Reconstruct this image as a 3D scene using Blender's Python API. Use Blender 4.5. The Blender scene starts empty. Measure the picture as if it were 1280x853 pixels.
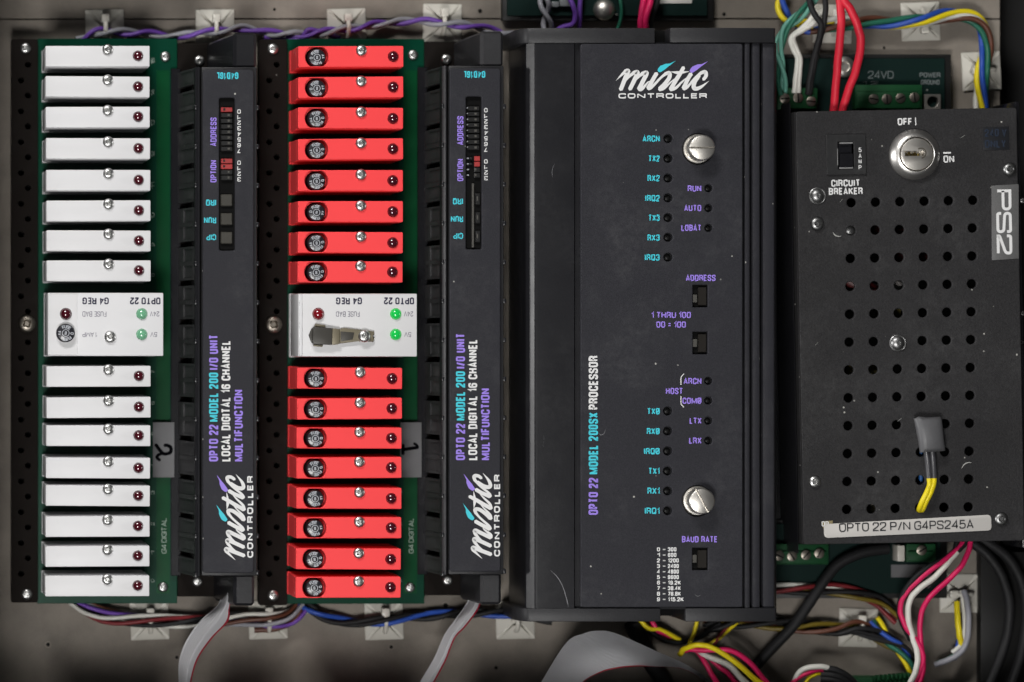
import bpy, bmesh, math, random
from mathutils import Vector, Matrix
R = math.radians
random.seed(7)
scn = bpy.context.scene
col = scn.collection
# ------------------------------------------------------------------ camera
S = 0.00033                    # metres per unit (about a third of a millimetre)
D = 4300.0                     # camera height over the mounting panel, units
X0, YC = -160.0, 425.0         # where the lens axis meets the panel (shifted lens)
cam_d = bpy.data.cameras.new('camera'); cam = bpy.data.objects.new('camera', cam_d)
col.objects.link(cam); scn.camera = cam
cam.location = (S*(X0-640), -S*(YC-426.5), S*D)
cam_d.sensor_width = 36.0; cam_d.lens = 36.0*D/1280.0
cam_d.shift_x = (640-X0)/1280.0; cam_d.shift_y = (YC-426.5)/1280.0
cam_d.clip_start = 0.05; cam_d.clip_end = 20.0
cam_d.dof.use_dof = True; cam_d.dof.focus_distance = S*(D-122); cam_d.dof.aperture_fstop = 4.0
# ------------------------------------------------------------------ world, lamps, exposure
w = bpy.data.worlds.new('World'); scn.world = w; w.use_nodes = True
w.node_tree.nodes['Background'].inputs[0].default_value = (0.92, 0.96, 1.0, 1)
w.node_tree.nodes['Background'].inputs[1].default_value = 0.035
def area(name, loc, target, size, power, colr=(1,1,1)):
    d = bpy.data.lights.new(name, 'AREA'); d.shape = 'RECTANGLE'; d.size = size[0]; d.size_y = size[1]
    d.energy = power; d.color = colr
    o = bpy.data.objects.new(name, d); col.objects.link(o); o.location = loc
    o.rotation_euler = (Vector(target)-Vector(loc)).to_track_quat('-Z', 'Y').to_euler()
    return o
def at(px, py, z): return ((px-640)*S, -(py-426.5)*S, z*S)
area('work_lamp', at(-400, 1900, 4000), at(600, 420, 100), (0.40, 0.24), 10.8, (1.0, 0.985, 0.965))
area('ceiling_lamp', at(-800, -2600, 2900), at(600, 420, 100), (0.50, 0.22), 11.2, (1.0, 0.985, 0.96))
area('side_lamp', at(-5200, 300, 1300), at(640, 420, 100), (0.12, 0.25), 20.0, (1.0, 0.99, 0.98))
area('far_side_lamp', at(6800, 500, 1500), at(640, 420, 100), (0.12, 0.25), 9.0, (1.0, 0.99, 0.98))
scn.view_settings.view_transform = 'Standard'; scn.view_settings.look = 'None'
scn.view_settings.exposure = 0.16; scn.view_settings.gamma = 1.0
scn.view_settings.use_curve_mapping = False

# ------------------------------------------------------------------ helpers
def U(px, py, z):
    """photo position at height z -> scene units"""
    k = 1 - z/D
    return ((px-X0)*k+X0-640, -((py-YC)*k+YC-426.5), z)
MATS = {}
def mat(name, c, rough=0.5, metal=0.0, spec=0.5, bump=None, specks=0.0, mottle=0.0, coat=0.0, emit=None, scale=1.0, dust=0.0, alpha=1.0, trans=0.0, grain=0.0, vary=0.0):
    if name in MATS: return MATS[name]
    m = bpy.data.materials.new(name); m.use_nodes = True; MATS[name] = m
    nt = m.node_tree; N = nt.nodes; L = nt.links
    b = N['Principled BSDF']
    b.inputs['Base Color'].default_value = (*c, 1); b.inputs['Roughness'].default_value = rough
    b.inputs['Metallic'].default_value = metal; b.inputs['Specular IOR Level'].default_value = spec
    b.inputs['Coat Weight'].default_value = coat; b.inputs['Coat Roughness'].default_value = 0.06
    b.inputs['Alpha'].default_value = alpha
    b.inputs['Transmission Weight'].default_value = trans
    if emit:
        b.inputs['Emission Color'].default_value = (*emit[0], 1); b.inputs['Emission Strength'].default_value = emit[1]
    if bump or specks or mottle or dust or grain:
        tc = N.new('ShaderNodeTexCoord'); oi = N.new('ShaderNodeObjectInfo')
        mu = N.new('ShaderNodeVectorMath'); mu.operation = 'MULTIPLY_ADD'
        L.new(tc.outputs['Object'], mu.inputs[0]); mu.inputs[1].default_value = (1,1,1)
        sc = N.new('ShaderNodeMath'); sc.operation = 'MULTIPLY'; sc.inputs[1].default_value = 3.7
        L.new(oi.outputs['Random'], sc.inputs[0]); L.new(sc.outputs[0], mu.inputs[2])
        vec = mu.outputs[0]
        def noise(scale_, det=3.0, rough_=0.6):
            n = N.new('ShaderNodeTexNoise'); n.inputs['Scale'].default_value = scale_; n.inputs['Detail'].default_value = det
            n.inputs['Roughness'].default_value = rough_
            L.new(vec, n.inputs['Vector']); return n.outputs['Fac']
        def ramp(src, a, b_):
            r = N.new('ShaderNodeMapRange'); r.inputs['From Min'].default_value = a; r.inputs['From Max'].default_value = b_
            L.new(src, r.inputs['Value']); return r.outputs['Result']
        def mix(fac, a, bcol):
            x = N.new('ShaderNodeMix'); x.data_type = 'RGBA'
            L.new(fac, x.inputs['Factor'])
            if isinstance(a, tuple): x.inputs['A'].default_value = a
            else: L.new(a, x.inputs['A'])
            x.inputs['B'].default_value = bcol
            return x.outputs['Result']
        def mul(a, k):
            x = N.new('ShaderNodeMath'); x.operation = 'MULTIPLY'; L.new(a, x.inputs[0])
            if isinstance(k, float): x.inputs[1].default_value = k
            else: L.new(k, x.inputs[1])
            return x.outputs[0]
        cur = (*c, 1)
        if mottle:
            cur = mix(mul(ramp(noise(38*scale, 5), 0.35, 0.75), mottle), cur, (c[0]*0.45, c[1]*0.45, c[2]*0.45, 1))
        if grain:
            cur = mix(mul(ramp(noise(2600*scale, 2), 0.35, 0.75), grain), cur, (min(1,c[0]*2.4+.01), min(1,c[1]*2.4+.01), min(1,c[2]*2.4+.01), 1))
        if dust:
            f = mul(mul(ramp(noise(26*scale, 6, 0.7), 0.48, 0.78), ramp(noise(420, 3), 0.3, 0.75)), dust)
            cur = mix(f, cur, (0.32, 0.32, 0.32, 1))
        if specks:
            v = N.new('ShaderNodeTexVoronoi'); v.inputs['Scale'].default_value = 230; L.new(vec, v.inputs['Vector'])
            d_ = ramp(v.outputs['Distance'], 0.11, 0.05)
            sx = N.new('ShaderNodeSeparateColor'); L.new(v.outputs['Color'], sx.inputs[0])
            sel = ramp(sx.outputs['Red'], 1-specks, 1-specks+0.02)
            cur = mix(mul(mul(d_, sel), 0.8), cur, (0.55, 0.54, 0.5, 1))
        if vary:
            cur = mix(mul(oi.outputs['Random'], vary), cur, (c[0]*0.84, c[1]*0.82, c[2]*0.78, 1))
        if not isinstance(cur, tuple): L.new(cur, b.inputs['Base Color'])
        if rough > 0.12:
            rr = N.new('ShaderNodeMapRange'); rr.inputs['To Min'].default_value = rough*0.82; rr.inputs['To Max'].default_value = min(1, rough*1.2)
            L.new(noise(60*scale, 4), rr.inputs['Value']); L.new(rr.outputs['Result'], b.inputs['Roughness'])
        if bump:
            bp = N.new('ShaderNodeBump'); bp.inputs['Strength'].default_value = bump[1]; bp.inputs['Distance'].default_value = bump[2] if len(bump) > 2 else 0.0002
            L.new(noise(bump[0], 3), bp.inputs['Height']); L.new(bp.outputs['Normal'], b.inputs['Normal'])
    return m

M_panel = mat('painted panel', (0.215, 0.19, 0.162), 0.65, spec=0.2, bump=(1500, 0.25), mottle=0.9, dust=0.08, grain=0.15)
M_enc = mat('enclosure paint', (0.018, 0.018, 0.018), 0.9, spec=0.1, mottle=0.3)
M_black = mat('black textured plastic', (0.014, 0.014, 0.016), 0.5, spec=0.4, bump=(1700, 0.35), specks=0.03, dust=0.06, grain=0.3)
M_face = mat('charcoal face overlay', (0.018, 0.018, 0.0225), 0.6, spec=0.2, bump=(1900, 0.3), specks=0.07, dust=0.12, grain=0.35)
M_gloss = mat('black gloss plastic', (0.008, 0.008, 0.010), 0.22, spec=0.5, bump=(420, 0.05), specks=0.015, dust=0.05)
M_alu = mat('black anodised profile', (0.010, 0.010, 0.012), 0.33, spec=0.38, bump=(900, 0.12), specks=0.02, dust=0.05, grain=0.15)
M_ps = mat('black powder coat', (0.017, 0.0165, 0.0175), 0.6, spec=0.2, bump=(1300, 0.55, 0.0003), specks=0.17, dust=0.14, grain=0.5)
M_rail = mat('dark brown bakelite', (0.009, 0.007, 0.006), 0.88, spec=0.1, bump=(900, 0.2), mottle=0.3, specks=0.02, dust=0.025)
M_white = mat('white moulded plastic', (0.695, 0.695, 0.71), 0.45, spec=0.35, bump=(700, 0.05), specks=0.015, mottle=0.04, vary=0.16)
M_red = mat('coral red moulded plastic', (0.94, 0.066, 0.072), 0.5, spec=0.2, bump=(700, 0.05), mottle=0.05, specks=0.012, vary=0.10)
M_pcb = mat('green solder mask', (0.0004, 0.040, 0.021), 0.3, spec=0.18, mottle=0.25, bump=(300, 0.08), specks=0.012)
M_pcbd = mat('dark green solder mask', (0.002, 0.013, 0.011), 0.6, spec=0.15, mottle=0.3, specks=0.02)
M_silk = mat('white silkscreen', (0.42, 0.50, 0.44), 0.6)
M_steel = mat('zinc plated steel', (0.60, 0.60, 0.59), 0.34, metal=1.0, bump=(800, 0.1), mottle=0.15)
M_nick = mat('nickel plated brass', (0.74, 0.71, 0.66), 0.42, metal=1.0, bump=(900, 0.1), mottle=0.2)
M_dkst = mat('darkened steel', (0.30, 0.27, 0.23), 0.42, metal=1.0, mottle=0.4)
M_blkst = mat('black oxide steel', (0.30, 0.30, 0.30), 0.40, metal=1.0, mottle=0.3)
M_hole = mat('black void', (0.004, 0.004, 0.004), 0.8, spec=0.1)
M_ledr = mat('dark red lens', (0.060, 0.004, 0.010), 0.08, spec=0.6, coat=1.0)
M_ledr2 = mat('red lens', (0.20, 0.006, 0.012), 0.08, spec=0.6, coat=1.0)
M_ledg = mat('pale green lens', (0.16, 0.42, 0.25), 0.1, spec=0.6, coat=1.0)
M_ledgl = mat('lit green lens', (0.01, 0.42, 0.06), 0.1, coat=1.0, emit=((0.0, 0.9, 0.12), 0.18))
M_ledk = mat('smoked lens', (0.006, 0.006, 0.006), 0.45, spec=.2)
M_ledw = mat('clear lens', (0.075, 0.072, 0.065), 0.5, spec=.25)
M_fuse = mat('black fuse cap', (0.014, 0.014, 0.019), 0.35, coat=0.2)
M_ink = mat('white ink', (0.72, 0.72, 0.72), 0.55)
M_inkd = mat('grey ink', (0.36, 0.37, 0.40), 0.55)
M_dim = mat('faded silkscreen', (0.13, 0.15, 0.15), 0.7)
M_louv = mat('worn black plastic', (0.034, 0.034, 0.036), 0.42, spec=0.6, bump=(260, 0.3, 0.0004), specks=0.02, dust=0.25, mottle=0.4)
M_cyan = mat('cyan ink', (0.045, 0.55, 0.66), 0.55)
M_purp = mat('violet ink', (0.30, 0.20, 0.72), 0.55)
M_navy = mat('dark navy ink', (0.012, 0.010, 0.040), 0.55)
M_gink = mat('grey blue ink', (0.14, 0.13, 0.18), 0.55)
M_mark = mat('marker ink', (0.003, 0.003, 0.004), 0.95, spec=0.0)
M_tape = mat('grey label tape', (0.125, 0.125, 0.13), 0.40, spec=0.3, dust=0.1)
M_tape2 = mat('grey embossed tape', (0.10, 0.10, 0.10), 0.4, dust=0.3, grain=0.2)
M_lab = mat('silver paper label', (0.56, 0.54, 0.515), 0.42, mottle=0.06)
M_dip = mat('switch body', (0.012, 0.012, 0.012), 0.35)
M_dipr = mat('red switch body', (0.38, 0.03, 0.03), 0.5, mottle=.5)
M_tie = mat('white nylon', (0.55, 0.53, 0.475), 0.45, mottle=0.12, trans=0.0)
M_term = mat('green terminal plastic', (0.006, 0.052, 0.017), 0.55, spec=.25, mottle=0.15)
M_rib = mat('grey ribbon cable', (0.60, 0.60, 0.62), 0.42, spec=0.5)
M_ribr = mat('red ribbon conductor', (0.36, 0.012, 0.035), 0.45)
M_shr = mat('grey heat shrink', (0.085, 0.085, 0.09), 0.5, bump=(160, 0.25, 0.0006))
M_brass = mat('old brass', (0.36, 0.27, 0.10), 0.3, metal=1.0)
M_clip = mat('tarnished spring steel', (0.20, 0.175, 0.12), 0.5, metal=0.35, mottle=0.4)
M_clipd = mat('dark spring steel', (0.06, 0.056, 0.048), 0.5, metal=0.2, mottle=0.5)
M_scr = mat('scratch', (0.16, 0.16, 0.17), 0.6)
WC = dict(shadedyellow=(0.14, 0.10, 0.01), purple=(0.13, 0.05, 0.32), grey=(0.26, 0.26, 0.29), red=(0.62, 0.018, 0.04), crimson=(0.62, 0.012, 0.10), white=(0.62, 0.61, 0.56), black=(0.012, 0.012, 0.013),  # first entry: yellow insulation with deep shade darkened into its colour
          green=(0.015, 0.12, 0.075), teal=(0.10, 0.28, 0.22), yellow=(0.75, 0.60, 0.01), blue=(0.02, 0.07, 0.36), brown=(0.10, 0.035, 0.02), darkred=(0.16, 0.012, 0.016), orange=(0.5, 0.16, 0.02))
def wmat(c): return mat(c+' wire insulation', WC[c], 0.6 if c == 'black' else 0.45, spec=0.25 if c == 'black' else .35, mottle=.35)

def tag(o, label=None, cat=None, group=None, kind=None):
    if label: o['label'] = label
    if cat: o['category'] = cat
    if group: o['group'] = group
    if kind: o['kind'] = kind
    return o
def link(name, me, m, parent=None, loc=(0,0,0)):
    o = bpy.data.objects.new(name, me); col.objects.link(o)
    o.location = Vector(loc)*S
    if m is not None and not me.materials: me.materials.append(m)
    if parent is not None: o.parent = parent
    return o
def finish(bm, smooth=None):
    me = bpy.data.meshes.new('mesh')
    bmesh.ops.scale(bm, vec=(S,S,S), verts=bm.verts)
    bmesh.ops.recalc_face_normals(bm, faces=bm.faces)
    bm.to_mesh(me); bm.free()
    if smooth is not None:
        me.polygons.foreach_set('use_smooth', [True]*len(me.polygons))
        try: me.set_sharp_from_angle(angle=R(smooth))
        except Exception: pass
    return me
def obj(name, bm, m, parent=None, loc=(0,0,0), smooth=35):
    return link(name, finish(bm, smooth), m, parent, loc)
def empty(name, loc, rz=0):
    o = bpy.data.objects.new(name, None); col.objects.link(o); o.empty_display_size = 0.01
    o.location = Vector(loc)*S; o.rotation_euler = (0,0,rz)
    return o
def BM(): return bmesh.new()
def box(bm, x0, y0, z0, x1, y1, z1, bev=0.0, seg=2, top=None):
    """box, or frustum when top=(x0,y0,x1,y1) is given"""
    t = top or (x0,y0,x1,y1)
    vs = [bm.verts.new(p) for p in ((x0,y0,z0),(x1,y0,z0),(x1,y1,z0),(x0,y1,z0),(t[0],t[1],z1),(t[2],t[1],z1),(t[2],t[3],z1),(t[0],t[3],z1))]
    fs = [bm.faces.new([vs[i] for i in f]) for f in ((3,2,1,0),(4,5,6,7),(0,1,5,4),(1,2,6,5),(2,3,7,6),(3,0,4,7))]
    if bev > 0:
        es = list({e for f in fs for e in f.edges})
        bmesh.ops.bevel(bm, geom=es, offset=bev, segments=seg, profile=0.5, affect='EDGES', clamp_overlap=True)
    return bm
def lathe(bm, prof, c=(0,0), seg=24, cap=True):
    rings = []
    for r, z in prof:
        rings.append([bm.verts.new((c[0]+r*math.cos(2*math.pi*i/seg), c[1]+r*math.sin(2*math.pi*i/seg), z)) for i in range(seg)])
    for a, b_ in zip(rings, rings[1:]):
        for i in range(seg):
            bm.faces.new((a[i], a[(i+1)%seg], b_[(i+1)%seg], b_[i]))
    if cap:
        bm.faces.new(rings[-1]); bm.faces.new(list(reversed(rings[0])))
    return bm
def poly(bm, pts, z0, z1, bev=0):
    lo = [bm.verts.new((x,y,z0)) for x,y in pts]; hi = [bm.verts.new((x,y,z1)) for x,y in pts]
    n = len(pts); fs = [bm.faces.new(hi), bm.faces.new(list(reversed(lo)))]
    for i in range(n): fs.append(bm.faces.new((lo[i], lo[(i+1)%n], hi[(i+1)%n], hi[i])))
    if bev: bmesh.ops.bevel(bm, geom=list(fs[0].edges), offset=bev, segments=2, profile=0.5, affect='EDGES', clamp_overlap=True)
    return bm
def extrude_y(bm, prof, y0, y1):
    """profile of (x,z) points run along y"""
    a = [bm.verts.new((x,y0,z)) for x,z in prof]; b_ = [bm.verts.new((x,y1,z)) for x,z in prof]; n = len(prof)
    for i in range(n): bm.faces.new((a[i], a[(i+1)%n], b_[(i+1)%n], b_[i]))
    bm.faces.new(a); bm.faces.new(list(reversed(b_)))
    return bm
def spline(pts, k=8):
    pts = [Vector(p) for p in pts]
    if len(pts) < 3: return pts
    P = [pts[0]*2-pts[1]] + pts + [pts[-1]*2-pts[-2]]
    out = []
    for i in range(1, len(P)-2):
        p0,p1,p2,p3 = P[i-1:i+3]
        for j in range(k):
            t = j/k
            out.append(0.5*((2*p1)+(p2-p0)*t+(2*p0-5*p1+4*p2-p3)*t*t+(3*p1-p0-3*p2+p3)*t**3))
    out.append(P[-2]); return out
def tube(bm, path, r, seg=8):
    rings = []; n = len(path); up = Vector((0,0,1))
    for i, p in enumerate(path):
        d = (path[min(i+1,n-1)]-path[max(i-1,0)])
        if d.length < 1e-6: d = Vector((1,0,0))
        d.normalize(); a = d.cross(up)
        if a.length < 0.05: a = d.cross(Vector((0,1,0)))
        a.normalize(); b_ = a.cross(d).normalized()
        rr = r[i] if isinstance(r, list) else r
        rings.append([bm.verts.new(p+a*rr*math.cos(2*math.pi*j/seg)+b_*rr*math.sin(2*math.pi*j/seg)) for j in range(seg)])
    for a, b_ in zip(rings, rings[1:]):
        for j in range(seg): bm.faces.new((a[j], a[(j+1)%seg], b_[(j+1)%seg], b_[j]))
    bm.faces.new(rings[0]); bm.faces.new(list(reversed(rings[-1])))
    return bm
def eval_mesh(o):
    dg = bpy.context.evaluated_depsgraph_get()
    me = bpy.data.meshes.new_from_object(o.evaluated_get(dg))
    bpy.data.objects.remove(o); return me
def circ(x, y, r, n=20, ph=0): return [(x+r*math.cos(2*math.pi*i/n+ph), y+r*math.sin(2*math.pi*i/n+ph)) for i in range(n)]
def rrect(x0, y0, x1, y1, r=2, n=4):
    out = []
    for cx, cy, a in ((x1-r,y1-r,0),(x0+r,y1-r,90),(x0+r,y0+r,180),(x1-r,y0+r,270)):
        for i in range(n+1): out.append((cx+r*math.cos(R(a+90*i/n)), cy+r*math.sin(R(a+90*i/n))))
    return out
def plate(name, outer, holes, z0, z1, m, parent=None, bev=0.0, loc=(0,0,0)):
    """sheet with real holes"""
    cu = bpy.data.curves.new('sheet', 'CURVE'); cu.dimensions = '2D'; cu.fill_mode = 'BOTH'
    for ps in [outer]+holes:
        sp = cu.splines.new('POLY'); sp.points.add(len(ps)-1)
        for q, (x, y) in zip(sp.points, ps): q.co = (x, y, 0, 1)
        sp.use_cyclic_u = True
    cu.extrude = (z1-z0)/2-bev; cu.bevel_depth = bev; cu.bevel_resolution = 1; cu.offset = -bev
    t = bpy.data.objects.new('sheet', cu); col.objects.link(t)
    me = eval_mesh(t); bpy.data.curves.remove(cu)
    bm = BM(); bm.from_mesh(me); bpy.data.meshes.remove(me)
    bmesh.ops.remove_doubles(bm, verts=bm.verts, dist=0.001)
    bmesh.ops.translate(bm, vec=(0,0,(z0+z1)/2), verts=bm.verts)
    return obj(name, bm, m, parent, loc, 8)
# a condensed grotesque drawn from strokes: (relative width, strokes); a third 0 marks a sharp corner
GL = {
'A':(1.0,[[(0,0),(.5,1,0),(1,0)],[(.17,.27),(.83,.27)]]),
'B':(.95,[[(0,0),(0,1,0),(1,1),(1,.53),(0,.53)],[(0,.53),(1,.53),(1,0),(0,0,0),(0,.1)]]),
'C':(.95,[[(1,.68),(1,1),(0,1),(0,0),(1,0),(1,.32)]]),
'D':(.97,[[(0,0),(0,1,0),(1,1),(1,0),(0,0,0),(0,.1)]]),
'E':(.8,[[(1,1),(0,1,0),(0,0,0),(1,0)],[(0,.52),(.9,.52)]]),
'F':(.76,[[(1,1),(0,1,0),(0,0)],[(0,.5),(.88,.5)]]),
'G':(1.0,[[(1,.68),(1,1),(0,1),(0,0),(1,0),(1,.47,0),(.55,.47)]]),
'H':(1.0,[[(0,0),(0,1)],[(1,0),(1,1)],[(0,.52),(1,.52)]]),
'I':(0.0,[[(.5,0),(.5,1)]]),
'K':(1.0,[[(0,0),(0,1)],[(1,1),(.05,.42)],[(.35,.62),(1,0)]]),
'L':(.75,[[(0,1),(0,0,0),(1,0)]]),
'M':(1.45,[[(0,0),(0,1)],[(1,0),(1,1)],[(.02,.95),(.5,.1,0),(.98,.95)]]),
'N':(1.05,[[(0,0),(0,1)],[(1,0),(1,1)],[(0.02,.97),(.98,.03)]]),
'O':(1.0,[[(.5,1),(1,1),(1,0),(0,0),(0,1),(.5,1)]]),
'P':(.95,[[(0,0),(0,1,0),(1,1),(1,.45),(0,.45)]]),
'Q':(1.0,[[(.5,1),(1,1),(1,0),(0,0),(0,1),(.5,1)],[(.55,.25),(1.05,-.06)]]),
'R':(.97,[[(0,0),(0,1,0),(1,1),(1,.5),(0,.5)],[(.5,.5),(.92,.42),(1,0)]]),
'S':(.95,[[(1,.72),(1,1),(0,1),(0,.56),(1,.46),(1,0),(0,0),(0,.28)]]),
'T':(.95,[[(0,1),(1,1)],[(.5,0),(.5,1)]]),
'U':(1.0,[[(0,1),(0,0),(1,0),(1,1)]]),
'V':(1.0,[[(0,1),(.5,0,0),(1,1)]]),
'W':(1.4,[[(0,1),(.25,0,0),(.5,.9,0),(.75,0,0),(1,1)]]),
'X':(1.0,[[(0,0),(1,1)],[(0,1),(1,0)]]),
'Y':(1.0,[[(0,1),(.5,.45,0),(.5,0)],[(.5,.45),(1,1)]]),
'0':(.9,[[(.5,1),(1,1),(1,0),(0,0),(0,1),(.5,1)]]),
'1':(.45,[[(0,.76),(.7,.82),(1,1,0),(1,0)]]),
'2':(.9,[[(0,.70),(0,1),(1,1),(1,.6),(0,.12),(0,0,0),(1,0)]]),
'3':(.9,[[(0,.74),(0,1),(1,1),(1,.53),(.4,.53)],[(.4,.53),(1,.53),(1,0),(0,0),(0,.26)]]),
'4':(.95,[[(.75,0),(.75,1,0),(0,.27,0),(1.0,.27)]]),
'5':(.9,[[(.95,1),(.1,1,0),(.04,.46)],[(.04,.46),(.2,.62),(1,.62),(1,0),(0,0),(0,.25)]]),
'6':(.9,[[(1,.76),(1,1),(0,1),(0,0),(1,0),(1,.58),(.05,.58)]]),
'7':(.9,[[(0,1),(1,1,0),(.3,0)]]),
'8':(.9,[[(.5,1),(1,1),(1,.53),(0,.53),(0,1),(.5,1)],[(.5,0),(1,0),(1,.53),(0,.53),(0,0),(.5,0)]]),
'9':(.9,[[(0,.24),(0,0),(1,0),(1,1),(0,1),(0,.42),(.95,.42)]]),
'/':(.6,[[(0,-.02),(1,1.02)]]), '=':(.7,[[(0,.7),(1,.7)],[(0,.3),(1,.3)]]), '.':(.0,[[(.5,-.02),(.5,.08)]]), '|':(0,[[(.5,0),(.5,1)]]),
}
GL['Ø'] = (1.0, GL['O'][1]+[[(0.05,.05),(.95,.95)]])
def fillet(pts, rad):
    """round the unmarked corners of a polyline given in absolute units"""
    out = [Vector(pts[0][:2])]
    for i in range(1, len(pts)-1):
        p0, p1, p2 = Vector(pts[i-1][:2]), Vector(pts[i][:2]), Vector(pts[i+1][:2])
        if len(pts[i]) > 2: out.append(p1); continue
        u, v = p0-p1, p2-p1; lu, lv = u.length, v.length
        if lu < 1e-6 or lv < 1e-6: continue
        r = min(rad, lu*.5, lv*.5); u, v = u/lu, v/lv
        for k in range(5):
            t = k/4; out.append(p1+u*r*(1-t)**2+v*r*t**2)
    out.append(Vector(pts[-1][:2])); return out
def strip(bm, P, th, z, fm):
    """mitred strip along P (text units) mapped by fm"""
    Q = [P[0]]
    for p in P[1:]:
        if (p-Q[-1]).length > 1e-4: Q.append(p)
    n = len(Q)
    if n < 2: return
    loop = (Q[0]-Q[-1]).length < 1e-3; pr = None; first = None
    for i, p in enumerate(Q):
        if loop and i == n-1:
            bm.faces.new((pr[1], first[1], first[0], pr[0])); break
        pp = Q[i-1] if i else (Q[-2] if loop else None); pn = Q[i+1] if i < n-1 else None
        d0 = (p-pp).normalized() if pp is not None else (pn-p).normalized(); d1 = (pn-p).normalized() if pn is not None else d0
        n0, n1 = Vector((-d0.y, d0.x)), Vector((-d1.y, d1.x)); m_ = n0+n1
        if m_.length < .2: m_ = n1
        m_.normalize(); L_ = th/2/max(.42, m_.dot(n1))
        a_ = bm.verts.new((*fm(p+m_*L_), z)); b_ = bm.verts.new((*fm(p-m_*L_), z))
        if pr: bm.faces.new((pr[1], b_, a_, pr[0]))
        else: first = (a_, b_)
        pr = (a_, b_)
def put_text(bm, s, c, wd, ht, rot=0, z=0, bold=0.02, space=1.0):
    """lettering fitted to a wd x ht box about c; bold is the stroke weight"""
    th = {0.0: .105, .004: .145}.get(bold, .125+bold*2.0)*ht          # stroke thickness
    gap = .09*ht*space+th; spw = .32*ht
    tot = sum(spw if ch == ' ' else gap for ch in s)-gap+th
    rel = sum(0 if ch == ' ' else GL[ch][0] for ch in s)
    k = (wd-tot)/rel if rel > 0 else 0
    if k < .16*ht and rel > 0:
        sc_ = (wd-.16*ht*rel)/tot; k = .16*ht; gap *= sc_; spw *= sc_
        th_ = min(th, gap*.75)
    else: th_ = th
    a_ = R(rot); ca, sa = math.cos(a_), math.sin(a_)
    fm = lambda p: (c[0]+p.x*ca-p.y*sa, c[1]+p.x*sa+p.y*ca)
    x = -wd/2+th_/2; j = 0
    for ch in s:
        if ch == ' ': x += spw; continue
        w_ = GL[ch][0]*k
        for st_ in GL[ch][1]:
            j += 1; pts = []
            for q in st_:
                pts.append((x+q[0]*w_ if w_ else x, -ht/2+th_/2+q[1]*(ht-th_))+tuple(q[2:]))
            strip(bm, fillet(pts, min((.24 if w_ < .55*ht else .46)*ht, max(w_, .1*ht)*.62)), th_*(.72 if ch in 'MN' and st_ is GL[ch][1][-1] else 1), z+.015*(j % 5), fm)
        x += w_+gap
    return bm
def flat(name, bm, m, parent):
    me = bpy.data.meshes.new('print'); bmesh.ops.scale(bm, vec=(S,S,S), verts=bm.verts)
    bm.normal_update()
    for f in bm.faces:
        if f.normal.z < 0: f.normal_flip()
    bm.to_mesh(me); bm.free(); return link(name, me, m, parent)
def stroke(bm, pts, wd, z, k=6):
    """brush stroke: pts (x,y[,width factor])"""
    P = spline([(p[0], p[1], (p[2] if len(p) > 2 else 1.0)) for p in pts], k) if len(pts) > 2 else [Vector((p[0], p[1], p[2] if len(p) > 2 else 1.0)) for p in pts]
    n = len(P); pr = None
    for i, p in enumerate(P):
        d = Vector((P[min(i+1,n-1)].x-P[max(i-1,0)].x, P[min(i+1,n-1)].y-P[max(i-1,0)].y)); d.normalize()
        q = Vector((-d.y, d.x))*wd*0.5*max(p.z, 0.02)
        a = bm.verts.new((p.x+q.x, p.y+q.y, z)); b_ = bm.verts.new((p.x-q.x, p.y-q.y, z))
        if pr: bm.faces.new((pr[1], b_, a, pr[0]))
        elif p.z > 0.5:
            m_ = bm.verts.new((p.x-d.x*wd*.35, p.y-d.y*wd*.35, z)); bm.faces.new((m_, b_, a))
        pr = (a, b_)
    if P[-1].z > 0.5:
        m_ = bm.verts.new((P[-1].x+d.x*wd*.35, P[-1].y+d.y*wd*.35, z)); bm.faces.new((m_, pr[0], pr[1]))

class Thing:
    """a thing whose parts are laid out from photo positions, kept in its own axes"""
    def __init__(s, name, px, py, z, label, cat, group=None, rot=0):
        s.o = U(px, py, z); s.a = R(rot)
        s.root = empty(name, s.o, s.a); tag(s.root, label, cat, group)
    def L(s, px, py, z):
        x, y, zz = U(px, py, z); x -= s.o[0]; y -= s.o[1]
        c, n = math.cos(-s.a), math.sin(-s.a)
        return (x*c-y*n, x*n+y*c, zz-s.o[2])
    def rect(s, x0, y0, x1, y1, z):
        a = s.L(x0, y0, z); b_ = s.L(x1, y1, z); return a[0], b_[1], b_[0], a[1]
    def box(s, bm, x0, y0, x1, y1, z0, z1, bev=0, seg=2):
        q = s.rect(x0, y0, x1, y1, z1); o = s.o[2]
        return box(bm, q[0], q[1], z0-o, q[2], q[3], z1-o, bev, seg)
    def text(s, t, x0, y0, x1, y1, z, m, rot=0, bold=0.02, parent=None, space=1.0, name='lettering'):
        bm = BM(); s.addtext(bm, t, x0, y0, x1, y1, z, rot, bold, space)
        return flat(name, bm, m, parent or s.root)
    def addtext(s, bm, t, x0, y0, x1, y1, z, rot=0, bold=0.02, space=1.0):
        c = s.L((x0+x1)/2, (y0+y1)/2, z); k = 1-z/D
        w_, h_ = abs(x1-x0)*k, abs(y1-y0)*k
        if rot in (90, 270): w_, h_ = h_, w_
        put_text(bm, t, c, w_, h_, rot, c[2], bold, space)
    def screw(s, px, py, z, diam, m=None, rot=None, name='screw', parent=None):
        l = s.L(px, py, z)
        return screw(name, l, diam*(1-z/D), parent or s.root, m, rot)

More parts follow.
